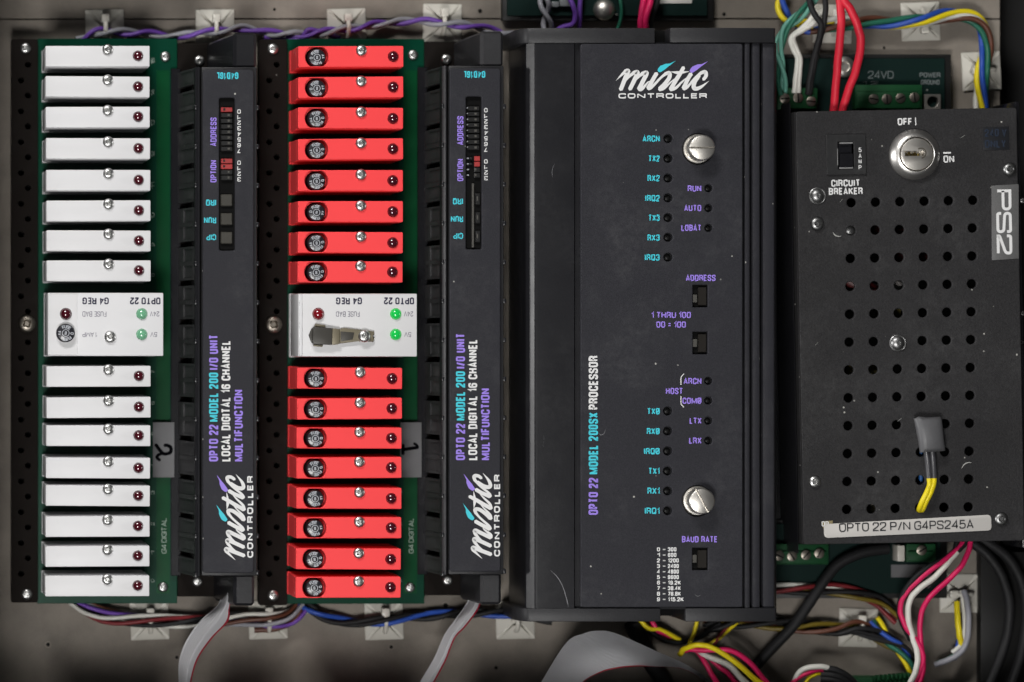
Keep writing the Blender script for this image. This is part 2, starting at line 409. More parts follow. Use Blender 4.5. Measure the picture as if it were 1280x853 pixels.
# shared screw heads
def boolean(a, cutter):
    ca = bpy.data.objects.new('a', a); cb = bpy.data.objects.new('b', cutter); col.objects.link(ca); col.objects.link(cb)
    md = ca.modifiers.new('b', 'BOOLEAN'); md.object = cb; md.operation = 'DIFFERENCE'; md.solver = 'EXACT'
    bpy.context.view_layer.update()
    me = eval_mesh(ca); bpy.data.objects.remove(cb); return me
def make_screw():
    bm = lathe(BM(), [(0.86,0),(1.0,0.05),(1.0,0.18),(0.94,0.36),(0.80,0.50),(0.55,0.60),(0.28,0.64),(0.05,0.65)], seg=28)
    bmesh.ops.scale(bm, vec=(.5,.5,.5), verts=bm.verts); bmesh.ops.recalc_face_normals(bm, faces=bm.faces)
    a = bpy.data.meshes.new('head'); bm.to_mesh(a); bm.free()
    bm = BM()
    t = 0.10; l = 0.31
    cross = [(l,-t),(l,t),(t+.05,t+.05),(t,l),(-t,l),(-t-.05,t+.05),(-l,t),(-l,-t),(-t-.05,-t-.05),(-t,-l),(t,-l),(t+.05,-t-.05)]
    lo = [bm.verts.new((x*.45,y*.45,0.10)) for x,y in cross]; hi = [bm.verts.new((x,y,0.40)) for x,y in cross]; n = len(cross)
    bm.faces.new(hi); bm.faces.new(list(reversed(lo)))
    for i in range(n): bm.faces.new((lo[i],lo[(i+1)%n],hi[(i+1)%n],hi[i]))
    bmesh.ops.recalc_face_normals(bm, faces=bm.faces)
    b_ = bpy.data.meshes.new('cross'); bm.to_mesh(b_); bm.free()
    me = boolean(a, b_)
    me.polygons.foreach_set('use_smooth', [True]*len(me.polygons)); me.set_sharp_from_angle(angle=R(38))
    for p in me.polygons:      # shade of the recess painted in as a dark colour
        if p.center.z < .26 and Vector(p.center[:2]).length < .20 and (p.center.z > .02): p.material_index = 1
    return me
SCREW0 = make_screw()
_scr = {}
def screw(name, loc, diam, parent, m=None, rot=None):
    m = m or M_steel
    if m.name not in _scr:
        c = SCREW0.copy(); c.materials.clear(); c.materials.append(m); c.materials.append(mat('recess shade', (.02,.02,.02), .7, spec=.2)); _scr[m.name] = c  # second slot: dark colour standing for shade inside the cross
    o = bpy.data.objects.new(name, _scr[m.name]); col.objects.link(o); o.parent = parent
    o.location = Vector(loc)*S; o.scale = (diam*S,)*3
    o.rotation_euler = (R(random.uniform(-2,2)), R(random.uniform(-2,2)), R(rot) if rot is not None else random.uniform(0, 1.57))
    return o
def dome(bm, c, r, h, z, seg=20):
    pr = [(r*1.06, z), (r*1.06, z+0.6)] + [(r*math.cos(R(a)), z+0.6+h*math.sin(R(a))) for a in (0,18,36,54,70,82)] + [(0.05, z+0.6+h)]
    return lathe(bm, pr, c, seg)

# ------------------------------------------------------------------ the setting
def struct(name, bm, m): return tag(obj(name, bm, m), kind='structure')
bm = BM(); a = U(-17, -420, 0); b_ = U(1250, 884, 0); c_ = U(1250, 24, 0)
box(bm, a[0], b_[1], -8, b_[0], c_[1]-0.8, 0, 0.6, 1); box(bm, a[0], c_[1]+0.8, -8, b_[0], a[1], 0, 0.6, 1)
struct('mounting_panel', bm, M_panel)
bm = BM(); a = U(-760, -520, -60); b_ = U(1500, 1320, -60)
box(bm, a[0], b_[1], -75, b_[0], a[1], -60); struct('enclosure_back', bm, M_enc)
bm = BM(); a = U(1330, 0, 0)
box(bm, a[0], -920, -60, a[0]+12, 920, 330, 1); struct('enclosure_wall', bm, M_enc)
bm = BM(); box(bm, -672, -480, -60, -659, 520, 260, 1); struct('enclosure_wall', bm, M_enc)
bm = BM(); a = U(0, 885, 0)
box(bm, -1080, a[1]-12, -60, 705, a[1], 265, 1); struct('enclosure_wall', bm, M_enc)

bm = BM(); a = U(228, -14, 0)
box(bm, -1080, a[1], 0.2, a[0], a[1]+90, 68, 1); struct('added_box', bm, M_enc)  # unseen box, added to cast shade on the panel's upper left
PANEL = bpy.data.objects['mounting_panel']
for px, py, r_ in ((221,822,2.2),(489,809,2.4),(557,757,3.2),(414,771,2.0),(60,806,2.6),(343,12,2.0),(600,14,2.6),(905,18,2.2),(1105,60,2.0),(620,835,2.2)):
    c = U(px, py, 0); bm = lathe(BM(), [(r_*1.5,.02),(r_*1.5,.25),(r_*1.1,.3)], c[:2], 14); h_ = obj('drilled_rim', bm, M_panel, PANEL)
    bm = lathe(BM(), [(r_,.31),(r_,.36)], c[:2], 12); obj('drilled_hole', bm, M_hole, h_)
# ------------------------------------------------------------------ racks
ZB = 30                        # top of the rack circuit boards
ZT = 120                       # top of the plug-in modules
def rack(dx, label, railx, raily, board, scr_rail, scr_board, numeral):
    t = Thing('module_rack', 120+dx, 400, 0, label, 'module rack', 'module racks side by side')
    q = t.rect(*board, ZB)
    bm = BM(); box(bm, q[0], q[1], 25, q[2], q[3], ZB, 0.7, 1); pcb = obj('circuit_board', bm, M_pcb, t.root)
    bm = BM(); box(bm, q[0]+6, q[1]+8, 0, q[2]-10, q[3]-8, 24.8, 1, 1); obj('base_channel', bm, M_rail, t.root)
    r = t.rect(railx[0], raily[0], railx[1], raily[1], ZB+8)
    holes = []
    for k in range(18):
        for xx, y0 in ((0.37, 100.6), (0.63, 81)):
            y = y0+38.55*k
            if raily[0]+25 < y < raily[1]-22 and abs(y-404) > 12:
                p = t.L(railx[0]+(railx[1]-railx[0])*xx, y, ZB+8); holes.append(circ(p[0], p[1], 3.7, 12))
    plate('terminal_strip', rrect(*r, 2.5), holes, 22, ZB+8, M_rail, t.root, 0.6)
    bm = BM(); box(bm, r[0]+2, r[1]+2, 0, r[2]-1, r[3]-2, 21.8); obj('strip_base', bm, M_hole, t.root)
    for px, py, d, m in scr_rail: t.screw(px, py, ZB+8, d, m)
    for px, py in scr_board: t.screw(px, py, ZB, 13, rot=20)
    bx = board[2]
    t.text('G4 DIGITAL', bx-19.5, 648, bx-13.5, 692, ZB+.3, M_silk, 90, 0.0, pcb)
    for k, y in enumerate([76, 115, 153, 192, 231, 269, 307, 345, 466, 505, 543, 583, 617, 656, 692, 727]):
        t.text(str(15-k), bx-33, y-3, bx-28.5, y+(5 if k < 6 else 1), ZB+.3, M_silk, 90, 0.0, pcb)
    # paler tracks printed through the mask, and a row of pads
    bm = BM(); p = t.rect(bx-26, 88, bx-9.5, 742, ZB); box(bm, p[0], p[1], ZB, p[2], p[3], ZB+.25)
    obj('copper_strip', bm, mat('bright green copper', (0.0005, 0.055, 0.017), 0.3, spec=0.2, mottle=0.4), pcb)
    # hand-marked tape
    tp = t.rect(bx-30.5, 528, bx-3.5, 597, ZB+9)
    bm = BM(); box(bm, tp[0], tp[1], ZB+8.2, tp[2], tp[3], ZB+9, 0.25, 1); tape = obj('label_tape', bm, M_tape, t.root)
    bm = BM(); z = ZB+9.3
    X = bx-30.5
    if numeral == 2:
        pts = [t.L(X+p[0], p[1], z)[:2] for p in ((3.6,556),(8.8,563),(14,567.6),(21.7,565.8),(22.7,560),(18.3,557),(14.5,557))]
        stroke(bm, pts, 4.2, z)
        stroke(bm, [t.L(X+p[0], p[1], z)[:2] for p in ((12.7,566.5),(7,569),(5,572),(8.8,575.6))], 3.8, z+.05)
    else:
        stroke(bm, [t.L(X+p[0], p[1], z)[:2] for p in ((3,562.3),(10,561.3),(22.5,559.5))], 4.0, z)
        stroke(bm, [t.L(X+p[0], p[1], z)[:2] for p in ((22.5,559.5),(20.5,556.5),(17.5,554.5))], 3.4, z+.1)
        stroke(bm, [t.L(X+p[0], p[1], z)[:2] for p in ((4,556),(3.5,562),(4,568))], 3.8, z+.05)
    flat('handwritten_numeral', bm, M_mark, tape)
    return t
rk1 = rack(0, 'left green board rack carrying the white modules, tape marked 2', (14, 47.3), (49, 753.5), (46, 48.5, 221.5, 754.6),
     ((31.7, 60.6, 14, M_steel), (33.5, 405, 22, M_dkst), (33.5, 743, 14, M_steel)), ((206.5, 71), (203.7, 734)), 2)
rk2 = rack(310, 'right green board rack carrying the red modules, tape marked 1', (323.7, 358.9), (49.3, 757), (356, 49, 530.5, 755),
     ((341, 61.5, 14, M_steel), (341.6, 406, 22, M_dkst), (341.2, 744.5, 14, M_steel)), ((516, 69), (512.3, 734.5)), 1)

# ------------------------------------------------------------------ plug-in modules
MH = ZT-ZB; KT = 1-ZT/D
wl = []
def led_obj(parent, c, r, z, m, h=None):
    bm = dome(BM(), c, r, h or r*0.75, z); return obj('indicator_light', bm, m, parent)
def white_module():
    t = empty('relay_module', (0,0,0)); W, H = 130.3*KT/2, 26.0*KT/2
    bm = BM(); box(bm, -W, -H, 14, W, H, MH, 1.1, 2); box(bm, -W-.5, -H-.9, 0, W-2, H+.9, 13.8, 0.5, 1)
    obj('case', bm, M_white, t)
    screw('screw', (12.5*KT, 8.0, MH-.5), 14.0*KT, t)
    led_obj(t, (50.5*KT, 0.4), 6.3*KT, MH-.6, M_ledr)
    return t
def fuse_print(r, z):
    bm = BM()
    def ring(s, a0, step, rad, size):
        for i, ch in enumerate(s):
            a = a0-i*step
            put_text(bm, ch, (rad*math.cos(R(a)), rad*math.sin(R(a))), size*.72, size, a-90, z, 0.03)
    ring('FUSE', 142, 20, r*.66, r*.34); ring('FUSE', 302, 20, r*.66, r*.34)
    ring('4A', 20, 22, r*.66, r*.30); ring('O', 186, 22, r*.66, r*.32)
    put_text(bm, '8', (0,0), r*.2, r*.34, 0, z, 0.02)
    n = 20
    for i in range(n):
        a, b2 = 2*math.pi*i/n, 2*math.pi*(i+1)/n
        vs = [bm.verts.new((q*math.cos(t_), q*math.sin(t_), z)) for q, t_ in ((r*.33,a),(r*.39,a),(r*.39,b2),(r*.33,b2))]
        bm.faces.new(vs)
    return bm
def fuse_cap(parent, c, r, ztop, rot=0):
    bm = lathe(BM(), [(r*.98, ztop-20),(r*.98, ztop-2.0),(r*.9, ztop-.5),(r*.82, ztop)], (0,0), 28)
    f = obj('fuse_cap', bm, M_fuse, parent, (c[0], c[1], 0)); f.rotation_euler = (0,0,R(rot))
    flat('lettering', fuse_print(r, ztop+.15), M_inkd if False else mat('pale print', (0.5,0.52,0.56), 0.5), f)
    return f
def red_module():
    t = empty('fused_module', (0,0,0)); W, H = 131.5*KT/2, 26.3*KT/2
    cx = -42.6*KT
    hole = [(cx+14.6*KT*math.cos(2*math.pi*i/36), max(-H+1.0, min(H-1.0, 14.6*KT*math.sin(2*math.pi*i/36)))) for i in range(36)]
    hh = []
    for p in hole:
        if not hh or (abs(p[0]-hh[-1][0])+abs(p[1]-hh[-1][1])) > 0.02: hh.append(p)
    bm = BM(); box(bm, -W, -H, 14, W, H, MH-16, 0); box(bm, -W-.6, -H-.9, 0, W-2, H+.9, 13.8, 0.5, 1)
    case = obj('case', bm, M_red, t)
    plate('cover', rrect(-W, -H, W, H, 1.4), [hh], MH-15.8, MH, M_red, t, 0.8)
    bm = BM(); lathe(bm, [(12*KT, MH-15.6), (12*KT, MH-15.2)], (cx,0), 24); obj('fuse_well', bm, M_hole, t)
    bm = BM(); box(bm, -W+0.8, -H+2, MH, -W+2.0, H-2, MH+.4); obj('edge_rib', bm, M_red, t)
    fuse_cap(t, (cx+.6, -.8), 11.3*KT, MH-1.5)
    screw('screw', (13*KT, 7.2, MH-.3), 14.2*KT, t)
    led_obj(t, (53*KT, 0.0), 6.5*KT, MH-.6, M_ledr)
    return t
def copy_tree(o, parent=None):
    c = o.copy(); col.objects.link(c)
    if parent: c.parent = parent
    for ch in list(o.children): copy_tree(ch, c)
    return c
ORD = ['eighth','seventh','sixth','fifth','fourth','third','second','first']
def mod_label(colr, side, k):
    what = 'white relay module' if colr == 'white' else 'red fused relay module'
    if k == 0: return f'{what}, topmost of the {side} rack'
    if k == 15: return f'{what}, lowest of the {side} rack'
    if k < 8: return f'{what}, {ORD[k]} above the regulator block of the {side} rack'
    return f'{what}, {ORD[15-k] if False else ORD[::-1][k-8]} below the regulator block of the {side} rack'
yw = [(57.2,83.8),(95.4,121.7),(133.5,159.8),(172.7,199),(212.4,238.7),(250.8,276.6),(288.2,314.2),(325.8,351.6),
      (458.1,483.3),(496.2,523),(532,557.8),(572.2,598.3),(607,632.8),(645.2,671.5),(682.3,708.9),(719.7,745.7)]
xw = [122,122,122.2,122.6,122.9,123.1,123.2,123.3,123.2,123.2,122.9,122.6,122.3,122.0,121.8,121.6]
yr = [(58.2,83.7),(96.2,122.5),(134.5,161.3),(173,200.4),(212,239.9),(250.9,278.7),(289.7,317),(326.6,353.6),
      (459.7,486.5),(497.7,524.5),(535.2,560.4),(572,598),(609.7,636.5),(647,673),(685.7,712.2),(721.8,747)]
xr = [438.6,438.4,438.2,438.2,438.0,438,437.9,437.6,437,436.8,436.4,436.2,436.2,436,435.4,435.2]
fr = [180,180,0,0,0,170,0,5,0,0,0,0,185,180,10,0]
pw, pr = white_module(), red_module()
def inst(proto, first, px, py, rz):
    o = proto if first else copy_tree(proto)
    p = U(px, py, ZT); o.location = Vector((p[0], p[1], ZB))*S; o.rotation_euler = (0,0,R(rz)); return o
mods = []
for k in range(16):
    if k: o = copy_tree(pw)
    else: o = pw
    mods.append(o)
for k, o in enumerate(mods):
    p = U(xw[k], sum(yw[k])/2, ZT); o.location = Vector((p[0], p[1], ZB))*S; o.rotation_euler = (0,0,R(random.uniform(-.4,.4)))
    tag(o, mod_label('white', 'left', k), 'relay module', 'white relay modules plugged into the left rack')
    for ch in o.children:
        if ch.name.startswith('screw'): ch.rotation_euler.z = random.uniform(0,1.5)
mods = [pr]+[copy_tree(pr) for _ in range(15)]
for k, o in enumerate(mods):
    p = U(xr[k], sum(yr[k])/2, ZT); o.location = Vector((p[0], p[1], ZB))*S; o.rotation_euler = (0,0,R(random.uniform(-.3,.5)))
    tag(o, mod_label('red', 'right', k), 'relay module', 'red fused modules plugged into the right rack')
    for ch in o.children:
        if ch.name.startswith('screw'): ch.rotation_euler.z = random.uniform(0,1.5)
        if ch.name.startswith('fuse_cap'): ch.rotation_euler.z = R(fr[k]+180+random.uniform(-6,6))

def regulator(x0, y0, x1, y1, label, second):
    t = Thing('voltage_regulator', (x0+x1)/2, (y0+y1)/2, ZB, label, 'regulator', 'white regulator blocks in the middle of the racks')
    q = t.rect(x0, y0, x1, y1, ZT+2); h = ZT+2-ZB
    bm = BM(); box(bm, q[0], q[1], 14, q[2], q[3], h, 1.2, 2); box(bm, q[0]-.6, q[1]-1, 0, q[2]-5, q[3]+1, 13.8, .5, 1)
    c = obj('case', bm, M_white, t.root); z = ZT+2
    if second:   # low rib along the left edge
        p = t.rect(x0+0.8, y0+1.2, x0+5.6, y1-1.2, z); bm = BM(); box(bm, p[0], p[1], h, p[2], p[3], h+1.6, .8, 2); obj('edge_rib', bm, M_white, t.root)
        xs = dict(o=(479.8,517.6), g=(420,452.5), fb=(420,449.5), a=None, v=(505,516.3), v5=(505.5,514))
    else:
        p = t.rect(x0+1.0, y0+1.2, 96.5, y1-1.2, z); bm = BM(); box(bm, p[0], p[1], h, p[2], p[3], h+1.1, .4, 1); obj('raised_field', bm, M_white, t.root)
        xs = dict(o=(162.4,200.6), g=(103,136), fb=(103,133), a=(103,121.7), v=(187.5,199), v5=(188,196.5))
    zt = z+.3
    t.text('OPTO 22', xs['o'][0], 372, xs['o'][1], 380.6, zt, M_navy, 180, 0.035, c)
    t.text('G4 REG', xs['g'][0], 372, xs['g'][1], 380.6, zt, M_navy, 180, 0.035, c)
    t.text('FUSE BAD', xs['fb'][0], 389.5, xs['fb'][1], 396, zt, M_gink, 180, 0.0, c)
    t.text('24V', xs['v'][0], 389.5, xs['v'][1], 395.7, zt, M_gink, 180, 0.0, c)
    t.text('5V', xs['v5'][0], 415.4, xs['v5'][1], 421.3, zt, M_gink, 180, 0.0, c)
    if xs['a']: t.text('1 AMP', xs['a'][0], 415.6, xs['a'][1], 421.4, zt, M_gink, 180, 0.0, c)
    gx = 494.7 if second else 177.3
    for y in (392.6, 418.3):
        p = t.L(gx, y, z); led_obj(t.root, p[:2], 6.6, h-.5, M_ledgl if second else M_ledg, 5)
    p = t.L(397.8 if second else 82.3, 392.6, z+1); led_obj(t.root, p[:2], 6.9, h+.6, M_ledr2 if second else M_ledr, 5.5)
    if not second:
        p = t.L(81.8, 416.6, z+3); fuse_cap(t.root, p[:2], 11.6, h+9, 170)
        t.screw(137.6, 421.6, z, 15.2)
    else:
        # metal clip covering the fuse socket
        L = lambda x, y: t.L(x, y, z+6)[:2]
        clip = empty('fuse_clip', (0,0,0)); clip.parent = t.root
        bm = BM(); poly(bm, [L(*p_) for p_ in ((391,410),(393,408.5),(415,410.5),(414.5,431.5),(392,430.5),(390,428.5))], h+.4, h+10, 1.2); obj('clip_body', bm, M_clipd, clip)
        bm = BM(); poly(bm, [L(*p_) for p_ in ((415.2,410.6),(424,411.4),(424.5,430.2),(414.8,431.5))], h+.4, h+8.5, .8); obj('clip_band', bm, M_clip, clip)
        bm = BM(); poly(bm, [L(*p_) for p_ in ((424.2,411.6),(431,410),(468,414.5),(468,419),(463.5,420),(468.3,423),(467,427.6),(447,426.2),(424.6,430))], h+.4, h+4.5, .8); obj('clip_tongue', bm, M_clip, clip)
        bm = BM(); poly(bm, [L(*p_) for p_ in ((426,414.5),(443,416),(441,424.5),(426.4,427))], h+4.3, h+5.2, .3); obj('clip_recess', bm, M_clipd, clip)
        bm = BM(); poly(bm, [L(*p_) for p_ in ((389.8,411),(386.2,419.5),(389.6,428),(391,428),(391,411))], h+.4, h+7, .6); obj('clip_nose', bm, M_clipd, clip)
        for pp in (((394.5,405),(407,406.8),(407,409.5),(393.4,408.2)), ((392,431),(404,431.8),(403,434),(392.6,433))):
            bm = BM(); poly(bm, [L(*p_) for p_ in pp], h+.4, h+5, .4); obj('clip_tab', bm, M_clip, clip)
        t.screw(455.2, 420.6, z+5, 15.6, rot=40)
    return t
regulator(59.8, 366.3, 204.2, 445.2, 'white regulator block with round black fuse and pale green lights on the left rack', False)
regulator(372.6, 367.3, 521.3, 446, 'white regulator block with tarnished metal fuse clip and bright green lights on the right rack', True)

# ------------------------------------------------------------------ brush-script logo, in logo units (0..111 wide)
def logo(parent, f, z):
    """f maps photo-like logo coordinates to local x,y; returns parts"""
    q = lambda *ps: [tuple(f(p[0]/9.143, p[1]/9.143))+tuple(p[2:]) for p in ps]
    W = 46/9.143*f.scale
    bm = BM(); dz = [0]
    def st(*ps, wd=1.0):
        dz[0] += .04; stroke(bm, q(*ps), W*wd, z+dz[0])
    st((92,374,.06),(150,315,.5),(205,262,.95)); st((205,262,1.0),(232,268,1.0),(200,340,1.05),(145,478,1.0))
    st((168,420,.2),(240,330,.6),(300,282,.9)); st((300,282,.9),(338,280,1.05),(310,350,1.05),(250,474,1.0))
    st((270,425,.2),(340,340,.6),(400,290,.9)); st((400,290,.9),(442,288,1.05),(410,360,1.05),(352,474,1.05))
    st((352,476,.9),(390,470,.8),(450,400,.4),(475,380,.15))
    st((555,292,1.0),(520,350,1.0),(458,462,1.05)); st((458,466,1.0),(500,450,.7),(600,345,.6),(665,292,.8))
    st((650,300,.8),(700,288,.95),(700,340,1.0),(650,410,1.0),(590,470,1.05)); st((585,474,1.0),(640,462,.7),(720,390,.35),(780,340,.2))
    st((862,225,.9),(820,300,1.0),(770,380,1.05),(715,474,1.05)); st((720,274,.1),(790,284,.75),(850,282,.6),(925,271,.1))
    st((712,476,1.0),(770,462,.7),(840,395,.5),(900,340,.15))
    st((948,298,1.0),(910,360,1.0),(862,464,1.05)); st((862,468,.95),(905,450,.65),(990,350,.6),(1070,282,.85))
    st((1066,284,.8),(1110,278,1.0),(1118,320,.9),(1090,362,.8))
    st((1040,315,.9),(985,400,1.05),(985,464,1.05),(1050,455,.8),(1152,380,.06))
    flat('logo_script', bm, M_ink, parent)
    bm = BM(); tear = ((566,258),(575,235),(600,206),(660,182),(705,180),(778,147),(700,206),(652,245),(596,281),(580,276))
    vs = [bm.verts.new((*f(x/9.143, y/9.143), z)) for x, y in tear]; bm.faces.new(vs); flat('logo_flame', bm, M_cyan, parent)
    bm = BM(); vs = [bm.verts.new((*f((x+366)/9.143, (y+7)/9.143), z)) for x, y in tear]; bm.faces.new(vs); flat('logo_flame', bm, M_purp, parent)
    bm = BM(); a = f(118/9.143, 0); c0 = f(625/9.143, 549/9.143)
    put_text(bm, 'CONTROLLER', c0, 1012/9.143*f.scale, 60/9.143*f.scale*f.tall, f.rot, z, 0.06, 3.6); flat('lettering', bm, M_ink, parent)
class Fmap:
    def __init__(s, t, ox, oy, z, scale, rot, tall=1.0):
        s.t, s.ox, s.oy, s.z, s.k, s.rot, s.tall = t, ox, oy, z, scale, rot, tall
        s.scale = scale*(1-z/D)
    def __call__(s, x, y):
        if s.rot == 90: return s.t.L(s.ox+y*s.k*1.05, s.oy-x*s.k, s.z)[:2]
        return s.t.L(s.ox+x*s.k, s.oy+y*s.k, s.z)[:2]

# ------------------------------------------------------------------ long narrow units beside each rack
def io_unit(dx, dy, label, first):
    t = Thing('input_output_unit', 280+dx, 400+dy, 0, label, 'control unit', 'narrow control units beside the racks')
    X = lambda x: x+dx
    zp = 128                                            # top of label plate
    q = lambda x0,y0,x1,y1,z: t.rect(X(x0), y0+dy, X(x1), y1+dy, z)
    p = q(222, 54, 322, 746, 34); bm = BM(); box(bm, p[0], p[1], 26, p[2]-6, p[3], 34, .8, 1); obj('base_plate', bm, M_rail, t.root)
    p = q(213.5, 86, 226, 720, 36); bm = BM(); box(bm, p[0], p[1], 31, p[2], p[3], 36, .6, 1); obj('side_flange', bm, M_gloss, t.root)
    # core body
    b0 = q(252, 84, 321, 720, 122)
    bm = BM(); box(bm, b0[0], b0[1], 34, b0[2], b0[3], 122, 1.5, 2); obj('housing', bm, M_black, t.root)
    # raised left ridge, with a groove between it and the plate
    p = q(244.3, 84, 249.6, 720, 127); bm = BM(); extrude_y(bm, [(p[0],108),(p[0],123.2),(p[0]+.4,123.8),(p[0]+3.8,126.9),(p[0]+4.4,127.1),(p[2],126.8),(p[2],108)], p[1], p[3]); obj('ridge', bm, M_alu, t.root, smooth=15)
    p2 = q(249, 85, 254, 719, 116); bm = BM(); box(bm, p2[0], p2[1], 100, p2[2]+1, p2[3], 116); obj('groove', bm, M_hole, t.root)
    # louvred, sloping side: thirteen panels with slots between
    n = 13; y0 = 86.0; pitch = (719-86)/n
    xb = t.L(X(222.5), 400, 36)[0]; xt = t.L(X(245.5), 400, 118)[0]
    win = []
    for k in range(n+1):
        ya = max(y0+1, y0+(k-.5)*pitch+3.5); yb = min(719, y0+(k+.5)*pitch-3.5)
        l0 = t.L(X(240), ya+dy, 90)[1]; l1 = t.L(X(240), yb+dy, 90)[1]
        bm = BM()
        vs = [(xb,l1,36),(xb,l0,36),(xt,l0,116),(xt,l1,116),(xb+9,l1,36),(xb+9,l0,36),(xt+4,l0,112),(xt+4,l1,112)]
        V = [bm.verts.new(v) for v in vs]
        for f in ((0,1,2,3),(7,6,5,4),(0,4,5,1),(1,5,6,2),(2,6,7,3),(3,7,4,0)): bm.faces.new([V[i] for i in f])
        lp = obj('louvre_panel', bm, M_louv, t.root)
        # raised frame bars on the slope
        def onslope(s_, off): return (xb+(xt-xb)*s_-off*0.9, 36+(116-36)*s_+off*.25)
        bm = BM(); h_ = l0-l1
        bars = ((.44,.56,.1,1.0),(0.0,.06,.3,1.0),(.94,1.0,.3,1.0)) if 0 < k < n else ((0,.1,.2,1.0),(.9,1.0,.2,1.0))
        if k in (4,5,6,7,8,9): bars += ((.06,.44,.25,.36),(.56,.94,.25,.36),(.06,.44,.86,1.0),(.56,.94,.86,1.0))
        for fa, fb, sa, sb in bars:
            xa, za = onslope(sa, 1.6); xc, zc = onslope(sb, 1.6); xd, zd = onslope(sa, -.5); xe, ze = onslope(sb, -.5)
            ya_, yb_ = l1+h_*fa, l1+h_*fb
            V = [bm.verts.new(v) for v in ((xd,ya_,zd),(xd,yb_,zd),(xe,yb_,ze),(xe,ya_,ze),(xa,ya_,za),(xa,yb_,za),(xc,yb_,zc),(xc,ya_,zc))]
            for f in ((4,5,6,7),(3,2,1,0),(0,1,5,4),(1,2,6,5),(2,3,7,6),(3,0,4,7)): bm.faces.new([V[i] for i in f])
        obj('louvre_rib', bm, M_louv, lp)
    bm = BM(); s0 = t.L(X(240), 720+dy, 60)[1]; s1 = t.L(X(240), 86+dy, 60)[1]
    box(bm, xb+12, s0+3, 34.2, b0[0]+1, s1-3, 99); obj('inner_wall', bm, M_hole, t.root)
    # clip studs along both long edges
    for k in range(1, n+1):
        yy = y0+k*pitch+dy
        for xx, w_ in ((242.8, 4), (320.5, 3.6)):
            if xx > 300 and k == n: yy -= 3
            p = t.rect(X(xx), yy-3, X(xx+w_), yy+3, 122); bm = BM(); box(bm, p[0], p[1], 112, p[2], p[3], 122 if xx > 300 else 126, 1, 2); obj('clip_stud', bm, M_alu, t.root)
    # label plate with switch window
    po = q(253.2, 87, 317.4, 716.5, zp)
    wn = q(274, 122.5, 293.4, 313.4, zp)
    pl = plate('label_plate', rrect(*po, 4), [rrect(*wn, 2.5)], 122.3, zp, M_face, t.root, 1.5)
    p = q(274.5, 123, 293, 313, 120); bm = BM(); box(bm, p[0]-3, p[1]-3, 122.05, p[2]+3, p[3]+3, 122.35); obj('window_floor', bm, M_hole, t.root)
    # switches in the window
    sw = empty('switch_bank', (0,0,0)); sw.parent = t.root
    def blk(x0, y0_, x1, y1_, m, zt=126.2, nm='switch_lever', bev=.5):
        p_ = q(x0, y0_, x1, y1_, zt); bm = BM(); box(bm, p_[0], p_[1], 122.5, p_[2], p_[3], zt, bev, 1); return obj(nm, bm, m, sw)
    pit = 7.0
    red = ((0,), (8,9)) if first else ((), (8.6, 9.6))
    for i in range(8):
        y = 134.5+pit*i; rd = first and i == 0
        blk(276.3, y, 290.5, y+5.6, M_dipr if rd else M_dip, 126.6)
        blk(284.5 if not rd else 279, y+1.2, 287.5 if not rd else 282, y+4, M_dip if rd else M_ledw, 126.9, 'switch_slider', .2)
    for i in range(4):
        y = (198.5 if first else 197)+pit*i; rd = i < 2
        blk(276.3 if first else 284.5, y, 290.5 if first else 291.5, y+6.0, M_dipr if rd else M_dip, 126.6)
        blk(284.5 if not rd else 279, y+1.2, 287 if not rd else 281.5, y+4, M_dip if rd else M_ledw, 126.9, 'switch_slider', .2)
    if not first: blk(281.5, 231, 284, 311, M_ledw, 127, 'divider_bar', .3)
    for y in (243, 266.5, 290):
        blk(276.0 if first else 285.5, y, 290.5 if first else 292, y+15, mat('smoked light pipe', (0.055, 0.052, 0.044), 0.35, mottle=0.4) if first else M_dip, 126.4, 'light_pipe', 1)
        if not first: blk(287.5, y+4.2, 289.2, y+10, M_ledw, 126.9, 'light_glint', .3)
    if not first:
        for i in range(12):
            y = (135+pit*i) if i < 8 else (198+pit*(i-8)); blk(275.3, y+1, 277.6, y+2.4, M_inkd, 126.2, 'switch_pin', .2)
    # print
    zt = zp+.25
    T = lambda s_, x0, y0_, x1, y1_, m, r=0, b=0.03, sp=1.0: t.text(s_, X(x0), y0_+dy, X(x1), y1_+dy, zt, m, r, b, pl, sp)
    T('G4D16L', 270.7, 90.6, 298, 99, M_cyan, 180, .035)
    T('ADDRESS', 263, 147, 270.7, 183, M_purp, 90); T('OPTION', 263, 200.6, 270.7, 228.2, M_purp, 90)
    T('IRQ', 257.5, 249.5, 270.2, 257.3, M_cyan, 180); T('RUN', 255, 271.7, 270.2, 279.4, M_cyan, 180); T('CIP', 258, 293, 270.2, 300.5, M_cyan, 180)
    bm = BM()
    for i in range(8): t.addtext(bm, str(i), X(296.6), 136.8+dy+i*7.05, X(301), 142.2+dy+i*7.05, zt, 180, .03)
    for i in range(4): t.addtext(bm, str(i), X(296.6), 200.8+dy+i*7.0, X(301), 206.2+dy+i*7.0, zt, 180, .03)
    flat('lettering', bm, M_ink, pl)
    T('OPTO 22', 261.3, 531, 272.8, 577, M_purp, 90, .035); T('MODEL 200', 261.3, 466, 272.8, 527.4, M_cyan, 90, .035); T('I/O UNIT', 261.3, 418.6, 272.8, 462.5, M_purp, 90, .035)
    T('LOCAL DIGITAL 16 CHANNEL', 276.8, 425.8, 288, 577, M_ink, 90, .035); T('MULTIFUNCTION', 292.6, 487.5, 303.7, 577, M_purp, 90, .035)
    logo(pl, Fmap(t, X(254.5), 709.5+dy, zt, 0.924, 90, 1.25), zt)
